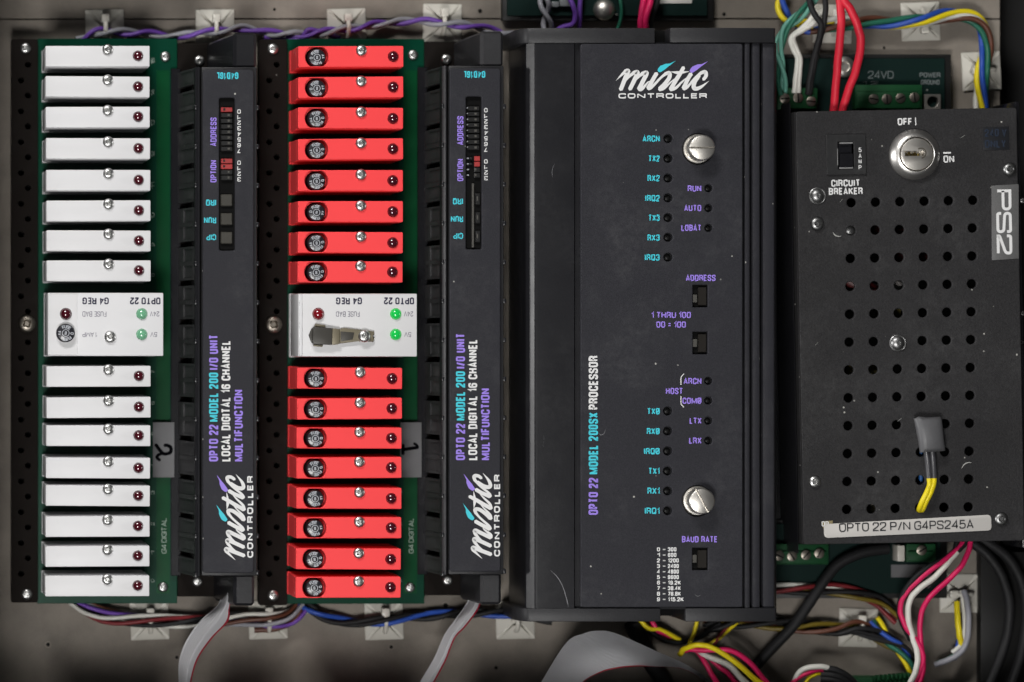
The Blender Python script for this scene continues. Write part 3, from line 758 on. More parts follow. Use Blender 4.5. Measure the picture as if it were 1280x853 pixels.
    # cable hoods, top and bottom
    for (ya, yb, xl, lab) in ((40.5, 85, 258.5, 't'), (718, 757.5, 267, 'b')):
        bm = BM(); zt_ = 119
        ytop0, ytop1 = t.L(0, ya+dy, zt_)[1], t.L(0, yb+dy, zt_)[1]
        e0, e1 = t.L(0, (ya+(6 if lab == 't' else 0))+dy, 40)[1], t.L(0, yb+dy, 40)[1]
        if lab == 't': e1 = ytop1; e0 = t.L(0, 54+dy, 40)[1]
        else: e0 = ytop0; e1 = t.L(0, 751+dy, 40)[1]
        x_lo = t.L(X(xl), 0, 40)[0]; x_t = t.L(X(292.5), 0, zt_)[0]; x_r = t.L(X(320.5 if lab == 't' else 318), 0, zt_)[0]
        V = [bm.verts.new(v) for v in ((x_lo,e0,35),(x_r,e0,35),(x_r,e1,35),(x_lo,e1,35),(x_t,ytop0,zt_),(x_r,ytop0,zt_),(x_r,ytop1,zt_),(x_t,ytop1,zt_))]
        fs = [bm.faces.new([V[i] for i in f]) for f in ((3,2,1,0),(4,5,6,7),(0,1,5,4),(1,2,6,5),(2,3,7,6),(3,0,4,7))]
        bmesh.ops.bevel(bm, geom=list({e for f in fs for e in f.edges}), offset=3.2, segments=1, profile=.5, affect='EDGES')
        obj('cable_hood', bm, M_alu if first else M_black, t.root, smooth=10)
    t.screw(X(249), 76+dy, 34, 13); t.screw(X(246.5 if first else 250.5), 727+dy, 34, 13)
    # screw heads on the hood flank
    return t
io_unit(0, 0, 'narrow black control unit with red switches, between white and red module racks', True)
io_unit(308.6, -1.6, 'narrow black control unit between the red module rack and the wide controller', False)

# ------------------------------------------------------------------ wide controller
t = Thing('controller', 812, 406, 0, 'wide black controller with silver thumbscrews and status lights down its face', 'controller')
X = lambda px, z: t.L(px, 400, z)[0]
xl = X(656.5,115); prof = [(xl-1,14),(xl,100)]+[(xl+.5,112),(xl+1.4,114.8),(xl+9.6,122.8),(xl+11.2,123.7),(xl+14,124)]+[(X(717.5,124),124),(X(718.5,117),117),(X(725,117),117),(X(725,121),121),
        (X(928.5,121),121),(X(928.6,108),108),(X(930.4,108),108),(X(931,123),123),(X(937,123),123),(X(937.3,95),95),(X(940.2,95),95),(X(940.4,121),121),(X(949.5,121),121),(X(949.8,92),92),(X(953.2,92),92),(X(953.4,119),119),(X(968,118),118),(X(970.5,112),112),(X(970.5,60),14)]
bm = BM(); extrude_y(bm, prof, t.L(0, 761.5, 118)[1], t.L(0, 53.5, 118)[1]); obj('housing', bm, M_alu, t.root, smooth=10)
for xa, xb_, zr in ((931.2,937.0,123.4),(940.6,949.4,121.4),(953.6,967.6,119.4)):
    bm = BM(); t.box(bm, xa, 54.2, xb_, 760.4, 100, zr, 1.3, 2); obj('rib', bm, M_face, t.root)
for x0, y0, x1, y1, sl in ((648.5, 35.3, 818.5, 54, 0), (838, 35, 970.6, 53.3, 1), (648, 760.8, 825.5, 777.3, 0), (857, 760.5, 972, 777.3, 0)):
    bm = BM(); p = t.rect(x0, y0, x1, y1, 126); z1 = 126
    if x0 < 700:
        o = [(p[0]+14,z1),(p[2],z1),(p[2],12),(p[0],12),(p[0],z1-26),(p[0]+2,z1-16),(p[0]+6.5,z1-6),(p[0]+10,z1-2)]
    else:
        o = [(p[0],z1),(p[2]-4,z1),(p[2]-1,z1-2),(p[2],z1-6),(p[2],12),(p[0],12)]
    extrude_y(bm, o, p[1], p[3]); bmesh.ops.recalc_face_normals(bm, faces=bm.faces)
    es = [e for e in bm.edges if len(e.link_faces) == 2 and e.calc_face_angle(0) > 1.2]
    bmesh.ops.bevel(bm, geom=es, offset=1.0, segments=2, profile=.5, affect='EDGES')
    obj('end_cap', bm, M_black, t.root, smooth=40)
bm = BM(); p = t.rect(819.5, 38, 837, 53, 100); box(bm, p[0]-3, p[1], 14, p[2]+3, p[3], 96); obj('cable_notch', bm, M_hole, t.root)
bm = BM(); p = t.rect(826.5, 761.8, 856, 770, 60); box(bm, p[0]-3, p[1], 14, p[2]+3, p[3], 58); obj('cable_notch', bm, M_hole, t.root)
ZF = 127.5
leds = [(835.3, y) for y in (173.5,198.2,222.8,247.5,272.2,296.8,321.8)]+[(834.8, y) for y in (514,539,564,589,614,638.7)]
leds2 = [(885.8, y) for y in (235.5,260.3,285.2)]+[(885.6, y) for y in (476.3,501,526.2,551)]
wins = [(866,356.3,885,384.3),(866,415,884.8,443),(865.5,685,885.3,713)]
holes = [circ(*t.L(x, y, ZF)[:2], 5.4, 20) for x, y in leds]+[circ(*t.L(x, y, ZF)[:2], 4.8, 20) for x, y in leds2]
holes += [rrect(*t.rect(*q, ZF), 0.8) for q in wins]
holes += [circ(*t.L(872.5, 186.5, ZF)[:2], 19, 32), circ(*t.L(872, 626.5, ZF)[:2], 19, 32)]
pl = plate('face_plate', rrect(*t.rect(725.8, 54.8, 928.3, 759.3, ZF), 3), holes, 121.2, ZF, M_face, t.root, 1.0)
for x, y in leds+leds2:
    c = t.L(x, y, ZF); bm = dome(BM(), c[:2], 4.2 if x < 850 else 3.7, 1.8, 121.1, 14); obj('indicator_light', bm, M_ledk, t.root)
for q in wins:
    p = t.rect(*q, ZF); bm = BM(); box(bm, p[0]-2, p[1]-2, 121.05, p[2]+2, p[3]+2, 121.5); obj('window_floor', bm, M_hole, t.root)
for i, q in enumerate(wins):
    sw = empty('rotary_switch', (0,0,0)); sw.parent = t.root
    p = t.rect(q[0]+7.5, q[1]+2.5, q[2]-1, q[3]-2.5, ZF); bm = BM(); box(bm, p[0], p[1], 121.6, p[2], p[3], 124, .6, 1); obj('switch_body', bm, mat('brown switch body', (0.013, 0.011, 0.009), 0.6, spec=.2), sw)
    cy = (q[1]+q[3])/2+(3 if i == 0 else 0)
    p = t.rect(q[0]+.8, cy-5, q[0]+6.2, cy+5, ZF); bm = BM(); box(bm, p[0], p[1], 121.6, p[2], p[3], 125, .5, 1); obj('thumb_wheel', bm, M_ledw, sw)
def thumbscrew(px, py, rot):
    c = t.L(px, py, ZF); r = 15.6; h0 = 121.3; h1 = 149
    bm = lathe(BM(), [(18,h0),(18,h0+4),(17.3,h0+4.8),(15.4,h0+5),(15.2,h0+8),(r,h0+9),(r,h1-2),(r-.6,h1-.7),(r-1.7,h1)], (0,0), 48)
    bmesh.ops.recalc_face_normals(bm, faces=bm.faces); a = bpy.data.meshes.new('a'); bm.to_mesh(a); bm.free()
    bm = BM(); box(bm, -20, -1.1, h1-5, 20, 1.1, h1+5); b2 = bpy.data.meshes.new('b'); bm.to_mesh(b2); bm.free()
    me = boolean(a, b2); bm = BM(); bm.from_mesh(me)
    o = obj('thumbscrew', bm, M_nick, t.root, (c[0], c[1], 0)); o.rotation_euler = (0,0,R(rot))
thumbscrew(872.8, 186, 0); thumbscrew(872.6, 626, -62)
zt = ZF+.25
logo(pl, Fmap(t, 760, 60, zt, 1.0, 0), zt)
T = lambda s_, x0, y0, x1, y1, m, r=0, b=.03, sp=1.0: t.text(s_, x0, y0, x1, y1, zt, m, r, b, pl, sp)
for s_, x0, y in (('ARCN',803.3,173.5),('TX2',810.5,198.3),('RX2',809.3,223),('IRQ2',806.5,248),('TX3',810.5,272.5),('RX3',809.3,297.3),('IRQ3',806,322)):
    T(s_, x0, y-4, 824.6, y+4, M_cyan)
for s_, x0, y in (('TXØ',809,514.3),('RXØ',808.5,539.3),('IRQØ',805,564.3),('TX1',810.5,589),('RX1',809.3,613.8),('IRQ1',806,638.8)):
    T(s_, x0, y-4, 824.6, y+4, M_cyan)
for s_, x0, x1, y in (('RUN',859.6,876.6,235.8),('AUTO',855.2,876.6,260.3),('LOBAT',851.6,876.6,285),('ADDRESS',857.3,894.6,347.6),
        ('1 THRU 100',814,863.6,394),('00 = 100',820.4,857.3,406),('ARCN',854.6,876.8,476.6),('HOST',832.4,853.6,489),('COMØ',853,876.8,501.2),('LTX',862,876.8,526.2),('LRX',861.4,876.8,551),('BAUD RATE',852.4,896.8,674.3)):
    T(s_, x0, y-3.9, x1, y+3.9, M_purp)
T('PROCESSOR', 735.8, 445, 747.6, 512, M_ink, 90, .035); T('MODEL 200SX', 735.8, 516, 747.6, 593, M_cyan, 90, .035); T('OPTO 22', 735.8, 597.4, 747.6, 643.7, M_purp, 90, .035)
bm = BM()
for i, (v, x1) in enumerate((('300',845.5),('600',845.5),('1200',848.5),('2400',848.5),('4800',848.5),('9600',848.5),('19.2K',851),('38.4K',851),('76.8K',851),('115.2K',854.6))):
    y = 687.0+6.93*i
    t.addtext(bm, str(i), 821.2, y-2.5, 825, y+2.5, zt, 0, .05); t.addtext(bm, v, 834.8, y-2.6, x1, y+2.6, zt, 0, .05); t.addtext(bm, '=', 828.3, y-1.1, 832, y+1.3, zt, 0, .04)
flat('lettering', bm, M_ink, pl)
bm = BM()
stroke(bm, [t.L(*p, zt)[:2] for p in ((854.8,467.6),(852.6,470),(851.2,472.8),(851.2,481))], 1.1, zt, 3); stroke(bm, [t.L(*p, zt)[:2] for p in ((851.2,495.5),(851.2,504),(852.6,507),(854.8,509.3))], 1.1, zt, 3)
flat('bracket_mark', bm, M_ink, pl)
for pts, z, w_ in ((((688,713),(697,722),(704,735),(709,752),(710.5,759)),124.2,.9), (((757,537),(755,542),(751,544),(748,541)),ZF+.2,.7), (((693,205),(690,214),(691,222)),124.2,.6), (((680,545),(679,560)),124.2,.5), (((868,743),(872,745.5),(876,744)),ZF+.2,.6)):
    bm = BM(); stroke(bm, [tuple(t.L(*p, z)[:2])+((.15,) if i in (0, len(pts)-1) else (1.0,)) for i, p in enumerate(pts)], w_, z, 5); flat('scratch', bm, M_scr, t.root)

# ------------------------------------------------------------------ power supply
t = Thing('power_supply', 1138, 410, 0, 'perforated black power supply box with key switch and PS2 label at right', 'power supply', None, 1.05)
ZP = 100
def cor(px, py): return t.L(px, py, ZP)
A, B2, C2 = cor(1003.5, 139.5), cor(1281, 134.5), cor(1271, 676.6); E = cor(995.4, 680.8)
x0, x1, y0, y1 = (A[0]+E[0])/2, (B2[0]+C2[0])/2, (C2[1]+E[1])/2, (A[1]+B2[1])/2
ph = []
hp = lambda r, c: (1064.5-.52*r+30.4*c, 253.5+34.87*r-.62*c)
for r in range(12):
    for c in range(6):
        if (r, c) == (5, 2): continue
        p = t.L(*hp(r, c), ZP); ph.append(circ(p[0], p[1], 5.75, 20))
bk = t.rect(1046, 176, 1068.5, 212.5, ZP)
ph.append(rrect(*bk, 1)); kc = t.L(1142.5, 193.5, ZP); ph.append(circ(kc[0], kc[1], 24, 32))
cov = plate('cover', rrect(x0, y0, x1, y1, 4), ph, ZP-5, ZP, M_ps, t.root, 1.2)
bm = BM()
for bx in ((x0,y0,x0+4,y1),(x1-4,y0,x1,y1),(x0+4,y0,x1-4,y0+4),(x0+4,y1-4,x1-4,y1)): box(bm, bx[0], bx[1], 8, bx[2], bx[3], ZP-5.2, 1.2 if bx[2]-bx[0] < 10 else 0, 1)
obj('side_panels', bm, M_ps, t.root)
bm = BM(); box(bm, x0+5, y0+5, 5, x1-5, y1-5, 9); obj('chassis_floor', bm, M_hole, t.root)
# chassis flanges
fl = t.L(988, 400, 40)[0]
bm = BM(); lx = t.L(994.5, 400, 84)[0]; box(bm, lx-1.5, y0-12, 2, x0-2.5, y1+12, 84, 1.8, 1); obj('chassis_flange', bm, M_alu, t.root)
bm = BM(); box(bm, lx-22, y0-10, 2, lx-2, y1+10, 8, 1, 1); obj('mounting_foot', bm, M_gloss, t.root)
bm = BM(); box(bm, x1+1.5, y0-10, 2, x1+7, y1+8, 88, 1.1, 2); obj('chassis_flange', bm, M_gloss, t.root)
for (px, py) in ((1278, 251), (1278, 392), (1276, 428), (1271, 592)):
    t.screw(px, py, ZP-14, 7, M_blkst, name='edge_screw')
# parts glimpsed through the holes
def inner(nm, r0, c0, r1, c1, rad, m, z=60):
    a_, b3 = t.L(*hp(r0, c0), z), t.L(*hp(r1, c1), z); bm = BM(); tube(bm, [Vector((a_[0],a_[1],z)), Vector((b3[0],b3[1],z))], rad, 14); obj(nm, bm, m, t.root)
mr = mat('maroon component', (0.05, 0.004, 0.004), 0.4); mo = mat('olive capacitor', (0.20, 0.17, 0.06), 0.4); mb = mat('blue wire sleeve', (0.02, 0.10, 0.30), 0.4); mg = mat('pale sleeve', (0.30, 0.28, 0.27), 0.5)
inner('component', 2.6, -.35, 3.35, 1.0, 13, mr, 78); inner('component', 1.0, .85, 1.2, 2.2, 9, mr, 58); inner('component', 2.0, 1.8, 2.1, 3.1, 8, mr, 60)
inner('component', 2.8, 1.25, 3.2, 2.2, 9, mg, 74); inner('component', 3.9, 1.15, 4.1, 2.0, 9, mo, 66); inner('component', 5.9, -.2, 6.1, 1.2, 10, mo, 52)
inner('component', 9.0, 3.0, 12.2, 3.05, 2.6, mb, 84); inner('component', 9.0, 3.25, 12.2, 3.2, 2.4, mb, 80); inner('component', 10, .8, 11.2, 1.1, 7, mat('dull olive part', (0.07,0.06,0.03), .5), 60)
c = t.L(*hp(1, 0), ZP); bm = lathe(BM(), [(6.6, ZP-9), (6.6, ZP-6), (4, ZP-4.5), (.1, ZP-4)], c[:2], 20); obj('rivet', bm, M_blkst, t.root)
# key switch
ks = empty('key_switch', (kc[0], kc[1], 0)); ks.parent = t.root
bm = lathe(BM(), [(29.5,ZP+.1),(31,ZP+.8),(31,ZP+2.5),(29.5,ZP+5),(26,ZP+9.5),(23.4,ZP+11.5),(21.6,ZP+12),(21.0,ZP+11.4),(20.8,ZP+6),(20.8, ZP+3)], (0,0), 56, False); obj('bezel', bm, mat('brushed bezel', (0.78, 0.76, 0.73), 0.36, metal=1.0, bump=(500,.08)), ks)
bm = lathe(BM(), [(20.0,ZP-6),(20.0,ZP+10),(19.3,ZP+11.2),(18.6,ZP+11.5)], (0,0), 48); a = BM(); a.free()
bmesh.ops.recalc_face_normals(bm, faces=bm.faces); a = bpy.data.meshes.new('a'); bm.to_mesh(a); bm.free()
bm = BM(); box(bm, -14.5, -2.2, ZP+2, 9.5, 4.0, ZP+20); b2 = bpy.data.meshes.new('b'); bm.to_mesh(b2); bm.free()
me = boolean(a, b2); bm = BM(); bm.from_mesh(me); plug = obj('lock_plug', bm, M_nick, ks)
bm = BM()
for i, (xa, hh) in enumerate(((-13.5,3),(-9.5,5),(-5.5,2.5),(-2,4.5),(2,3))): box(bm, xa, -2, ZP+3, xa+2.6, -2+hh, ZP+8, .3, 1)
obj('tumblers', bm, M_brass, ks)
bm = BM(); stroke(bm, [(5+6*math.cos(R(a_)), 1.0+6*math.sin(R(a_)), ) for a_ in range(120, -100, -20)], 1.6, ZP+11.65, 2); flat('wear_mark', bm, mat('worn plating', (.2,.18,.15), .4, metal=.8), ks)
# circuit breaker
cb = empty('breaker_switch', (0,0,0)); cb.parent = t.root
f0 = t.rect(1032.5, 168.5, 1083, 218, ZP+2); plate('breaker_frame', rrect(*f0, 1.5), [rrect(*t.rect(1047, 177.5, 1067.5, 211.5, ZP+2), 1)], ZP+.1, ZP+2.6, mat('breaker plastic', (0.017,0.017,0.018), .42, dust=.15, bump=(1500,.2)), cb, .6)
rk = t.rect(1049, 180, 1066, 209, ZP+3); bm = BM()
extrude_y(bm, [(rk[0],ZP-6),(rk[2],ZP-6),(rk[2],ZP+4),(rk[0],ZP+4)], rk[1], (rk[1]+rk[3])/2+2)
extrude_y(bm, [(rk[0],ZP-6),(rk[2],ZP-6),(rk[2],ZP-.5),(rk[0],ZP-.5)], (rk[1]+rk[3])/2+2.1, rk[3]); obj('rocker', bm, M_gloss, cb)
bm = BM()
for q in ((1049,178.2,1066,179.8),(1049,209.4,1066.4,211),(1046.3,186,1047.6,207)):
    p = t.rect(*q, ZP+3); box(bm, p[0], p[1], ZP+2.6, p[2], p[3], ZP+3.4, .2, 1)
obj('rocker_trim', bm, mat('worn edge plastic', (.22,.22,.22), .4), cb)
zt = ZP+.25
def PT(s_, xa, ya, xb_, yb_, m=M_ink, r=0, b=.03, par=None, z=zt): return t.text(s_, xa, ya, xb_, yb_, z, m, r, b, par or cov)
PT('OFF', 1122, 147.8, 1140.2, 156.8, b=.035); PT('I', 1144, 146.6, 1145.8, 157.4, b=.0); PT('ON', 1179.3, 194.6, 1192.8, 203.6, b=.035)
bm = BM(); p = t.rect(1179, 190.3, 1188.6, 192.3, zt); vs = [bm.verts.new((a_, b3, zt)) for a_, b3 in ((p[0],p[1]),(p[2],p[1]),(p[2],p[3]),(p[0],p[3]))]; bm.faces.new(vs); flat('position_mark', bm, M_ink, cov)
PT('CIRCUIT', 1039, 224.6, 1075, 233.4, b=.035); PT('BREAKER', 1036, 234.8, 1078.4, 243.6, b=.035)
bm = BM()
for ch, y in (('5',187.5),('A',195),('M',202),('P',209.5)): t.addtext(bm, ch, 1073.2, y-2.7, 1077, y+2.7, ZP+2.9, 0, .02)
flat('lettering', bm, M_ink, cb.children[0])
# stick-on labels
def sticker(pts, m, z1=ZP+.9, nm='sticker', bev=.2):
    bm = BM(); poly(bm, [t.L(*p, z1)[:2] for p in pts], ZP+.1, z1, bev); return obj(nm, bm, m, t.root)
s1 = sticker(((1239.5,232.3),(1273.3,230.3),(1273.5,323.4),(1240,325.6)), M_tape2)
PT('PS2', 1245.4, 237, 1264.8, 318.5, M_ink, 270, .03, s1, ZP+1.2)
s3 = sticker(((1228.5,159.5),(1261,158.5),(1261.8,187),(1229,188)), mat('blackened tape', (.016,.017,.02), .3, dust=.1), nm='sticker')
PT('240 V', 1231, 161.5, 1258, 171, mat('faded blue ink', (.022,.03,.048), .8, spec=.1), 0, .03, s3, ZP+1.2); PT('ONLY', 1231, 175, 1257.5, 185, MATS['faded blue ink'], 0, .03, s3, ZP+1.2)
lp = []
for p, (cx, cy) in zip(((1030,655.2),(1239,643.8),(1239.4,663.4),(1030.4,672.6)), ((1,1),(-1,1),(-1,-1),(1,-1))):
    lp += [(p[0]+4*cx, p[1]), (p[0]+1.2*cx, p[1]+1.2*cy), (p[0], p[1]+4*cy)] if cx*cy < 0 else [(p[0], p[1]+4*cy), (p[0]+1.2*cx, p[1]+1.2*cy), (p[0]+4*cx, p[1])]
s4 = sticker(((1026.5,652.2),(1041,650.8),(1040.5,660),(1029,660.5)), mat('torn paper', (.30,.25,.13), .6, mottle=.5), ZP+.8)
PT('OP', 1027, 651.8, 1036, 658.4, M_ink, 0, .03, s4, ZP+1.0)
s2 = sticker(lp, M_lab, ZP+1.5)
bm = BM(); t.addtext(bm, 'OPTO 22 P/N G4PS245A', 1048.8, 652, 1217, 663.2, ZP+1.8, 0.6, .004)
flat('lettering', bm, mat('black print', (.03,.03,.032), .5), s2)
# fasteners
for px, py, d, m in ((1021,280,17,M_blkst),(1261.5,212,16.5,M_blkst),(1018,602.5,15.5,M_steel),(1251,649,16.5,M_blkst)): t.screw(px, py, ZP, d, m)
for px, py, m in ((1021.8,245,M_blkst),(1122.3,429,M_blkst)):
    c = t.L(px, py, ZP); bm = lathe(BM(), [(10.3,ZP+.1),(10.3,ZP+1.0),(9.4,ZP+1.6),(8.6,ZP+1.0),(7.5,ZP+2.6),(4.5,ZP+4.2),(2.6,ZP+4.6),(2.2,ZP+2.5),(.1,ZP+2.5)], c[:2], 28); obj('rivet', bm, m, t.root)
for pts in (((1041,290.5),(1043.5,294),(1047,295.5),(1052,295.4)), ((1202,586),(1205,581),(1210,578.5),(1214.5,578.7)), ((1200,173),(1206,169.6)), ((1050,253),(1053,249)), ((1122,527),(1127,523)), ((1019,432),(1022.5,428))):
    bm = BM(); stroke(bm, [tuple(t.L(*p, ZP+.2)[:2])+((.25,) if i in (0, len(pts)-1) else (1.0,)) for i, p in enumerate(pts)], 1.1, ZP+.25, 4); flat('scratch', bm, mat('pale lint', (.42,.42,.40), .7), t.root)

# heat-shrunk wire end lying on the power supply
t2 = Thing('capped_wire', 1160, 560, ZP, 'grey heat shrink cap on two yellow wires coming out of the power supply', 'wire')
bm = BM(); n = 20; rings = []
for (cx, cy, wd, hh) in ((1159.0,522.3,16.6,4.5),(1160,526,16.6,7.5),(1161.5,535,16.2,9),(1163.4,548,15.6,9),(1165.2,560,15.5,8),(1165.8,564.6,15.6,5)):
    z = ZP+12; c = t2.L(cx, cy, z); rings.append([bm.verts.new((c[0]+wd*math.cos(2*math.pi*i/n)*(abs(math.cos(2*math.pi*i/n))**-.35 if abs(math.cos(2*math.pi*i/n)) > .05 else 1), c[1]+(2.2 if i == 7 else 0)*(1 if cy < 530 else 0)+.12*wd*math.cos(2*math.pi*i/n)*.6, 12+hh*math.sin(2*math.pi*i/n))) for i in range(n)])
for a_, b3 in zip(rings, rings[1:]):
    for i in range(n): bm.faces.new((a_[i], a_[(i+1)%n], b3[(i+1)%n], b3[i]))
bm.faces.new(rings[0]); bm.faces.new(list(reversed(rings[-1])))
obj('heat_shrink', bm, M_shr, t2.root, smooth=60)
for ofs in (0, 1):
    pa = [(1157.5+7.5*ofs,562,10),(1160+6.5*ofs,580,9),(1161.6+6.0*ofs,598,9)]
    pb = [(1161.6+6.0*ofs,597,9),(1162.2+4.5*ofs,606,10),(1158.5+4.5*ofs,616,12),(1153+4.5*ofs,627,9),(1149.5+4*ofs,636,2),(1148.6+2*ofs,640,-12)]
    for nm, pp, r, m in (('black_sleeve', pa, 3.7, mat('grey black sleeve', (.05,.05,.055), .35)), ('yellow_wire', pb, 3.5, wmat('yellow'))):
        bm = BM(); tube(bm, spline([t2.L(x, y, ZP+z) for x, y, z in pp], 6), r, 10); obj(nm, bm, m, t2.root, smooth=60)

# ------------------------------------------------------------------ background boards
def terminal_block(t, x0, y0, x1, y1, z1, screws, cham=True):
    e = empty('terminal_block', (0,0,0)); e.parent = t.root
    bm = BM(); t.box(bm, x0, y0, x1, y1, 22, z1-4, 1.5); obj('block_body', bm, M_term, e)
    bm = BM(); t.box(bm, x0+2, y0+9, x1-2, y1-1, z1-3.9, z1, 2); obj('block_front', bm, M_term, e)
    for px, py in screws:
        c = t.L(px, py, z1); bm = lathe(BM(), [(6.2,z1+.1),(6.2,z1+.9),(5.4,z1+1.3)], c[:2], 20)
        o = obj('terminal_screw', bm, M_dkst, e)
        a_ = random.uniform(0, 3.1); ca, sa = math.cos(a_)*5.2, math.sin(a_)*5.2
        bm = BM(); stroke(bm, [(c[0]-ca, c[1]-sa), (c[0]+ca, c[1]+sa)], 1.7, z1+1.45); flat('screw_slot', bm, M_hole, o)
def board(name, x0, y0, x1, y1, z0, z1, label, cat='circuit board'):
    t = Thing(name, (x0+x1)/2, (y0+y1)/2, 0, label, cat, 'circuit boards behind')
    bm = BM(); t.box(bm, x0-6, y0-5, x1+8, y1+6, 0, z0-.2, 1); obj('tray', bm, mat('black tray', (.008,.008,.008), .5), t.root)
    bm = BM(); t.box(bm, x0, y0, x1, y1, z0, z1, .5, 1); b = obj('circuit_board', bm, M_pcbd, t.root)
    return t, b
def standoff(t, px, py, r, z):
    c = t.L(px, py, z); bm = lathe(BM(), [(r,z),(r,z+3),(r*.85,z+5),(r*.5,z+6),(r*.42,z+3),(.1,z+3)], c[:2], 28); obj('standoff', bm, M_nick, t.root)
tA, bA = board('relay_board', 634, -60, 884, 20, 12, 16, 'dark green board at the top edge above the wide controller')
c = tA.L(755.5, 12, 20); bm = lathe(BM(), [(13,16),(13.5,18),(12,23),(8,27),(3,28.6),(.1,28.8)], c[:2], 32); obj('standoff', bm, M_nick, tA.root, smooth=60)
bm = BM(); tA.box(bm, 820, -12, 865, 4.5, 16.1, 17.4, .3, 1); obj('sticker', bm, M_lab, tA.root)
for q in ((700,-4,716,8),(690,2,699,9)):
    bm = BM(); tA.box(bm, *q, 16.1, 24, 1); obj('connector', bm, mat('grey connector', (.16,.17,.18), .5), tA.root)
tB, bB = board('terminal_board', 972, 73, 1181, 150, 18, 22, 'dark green terminal board above the power supply, marked 24V')
terminal_block(tB, 1069, 106, 1153, 137, 42, ((1092,124),(1108.5,124),(1125.5,123),(1143,122)))
terminal_block(tB, 972, 110, 1022, 137, 42, ((981,123.5),(997.5,122.5),(1014,127)))
standoff(tB, 1054.5, 84, 13, 22)
tB.text('24VD', 1085, 89, 1117, 98.5, 22.4, M_dim, 0, .0, bB); tB.text('1    2', 1078, 102, 1098, 106, 22.4, M_dim, 0, .0, bB)
tB.text('POWER', 1149.5, 91, 1175.5, 97, 22.4, M_dim, 0, .02, bB); tB.text('GROUND', 1151, 100, 1174.5, 106, 22.4, M_dim, 0, .02, bB)
bm = BM(); p = tB.rect(1155.5, 118, 1176, 140, 30); c = tB.L(1166, 127.5, 30)
plate('screw_tab', rrect(*p, 1), [circ(c[0], c[1], 7, 20)], 22.2, 30, mat('tinned tab', (.36,.34,.31), .4, metal=.8), tB.root, .5); bm.free()
tC, bC = board('terminal_board', 968, 655, 1176, 742, 14, 18, 'dark board with green terminals below the power supply')
terminal_block(tC, 966, 680, 1036, 706, 36, ((974,695),(990,695.5),(1007.5,694),(1024,692)))
terminal_block(tC, 1133, 680, 1170, 703, 36, ((1152,688),))
bm = BM(); tC.box(bm, 1122, 682, 1131, 702, 18.1, 40, 1); obj('connector', bm, M_tie, tC.root)
bm = BM(); tC.box(bm, 1114, 706, 1165, 722, 18.1, 19.2, .3, 1); obj('sticker', bm, M_tape, tC.root)

bm = BM(); a = U(1226, 690, 18); b_ = U(1300, 900, 18)
box(bm, a[0], b_[1], 0, b_[0], a[1], 18, 1); tag(obj('added_box', bm, mat('box black', (.006,.006,.006), .5, spec=.3)), 'black added box under the thick cables at the lower right', 'added box')  # plain black box put in for the dark area here
# ------------------------------------------------------------------ cable tie mounts
def tie_mount():
    t = empty('tie_mount', (0,0,0)); h = 24
    bm = BM(); box(bm, -h, -h, 0, h, h, 3, .8, 1)
    obj('base', bm, M_tie, t)
    bm = BM()
    # four sloping gussets rising to the middle, a groove along each diagonal
    for k in range(4):
        a_ = k*math.pi/2; ca, sa = math.cos(a_), math.sin(a_)
        P = [(x*ca-y*sa, x*sa+y*ca, z) for x, y, z in ((23.2,-20.6,3.1),(23.2,20.6,3.1),(6.5,4,11),(6.5,-4,11),(5,-2.5,3.1),(5,2.5,3.1))]
        V = [bm.verts.new(p) for p in P]
        for f in ((0,1,2,3),(0,3,4),(1,5,2),(3,2,5,4),(0,4,5,1)): bm.faces.new([V[i] for i in f])
    obj('saddle', bm, M_tie, t, smooth=20)
    bm = BM(); tube(bm, spline([(0,-14,4),(0,-12,14),(0,0,22),(0,12,14),(0,14,4)], 5), 3.0, 8); obj('strap', bm, M_tie, t, smooth=60)
    bm = BM(); box(bm, -5, 6, 12, 5, 17, 22, 2, 2); obj('strap_head', bm, M_tie, t)
    return t
TM = [(131,36,0,'cable tie mount in shade above the left rack'),(269,36,0,'white cable tie mount above the left control unit'),
      (433.5,35,0,'white cable tie mount above the red modules'),(553,29,0,'white cable tie mount above the right control unit'),
      (1041,30,0,'cable tie mount behind the thick red wires at top right'),(1151,27,180,'white cable tie mount under the coloured wire bundle at top right'),
      (1227,89,90,'cable tie mount beside the terminal board at the right edge'),(187,776,0,'cable tie mount below the left rack'),
      (335,775,0,'cable tie mount below the gap between the two racks'),(480,776,0,'cable tie mount below the red module rack'),
      (644,775,0,'cable tie mount below the left corner of the wide controller'),(1073,785,0,'cable tie mount below the board at bottom right'),
      (1199,742,90,'cable tie mount behind the wires below the power supply')]
tp = tie_mount()
tms = [tp]+[copy_tree(tp) for _ in TM[1:]]
for o, (x, y, rz, lab) in zip(tms, TM):
    p = U(x, y, 3); o.location = Vector((p[0], p[1], 0))*S; o.rotation_euler = (0,0,R(rz+random.uniform(-3,3)))
    tag(o, lab, 'tie mount', 'cable tie mounts on the panel')

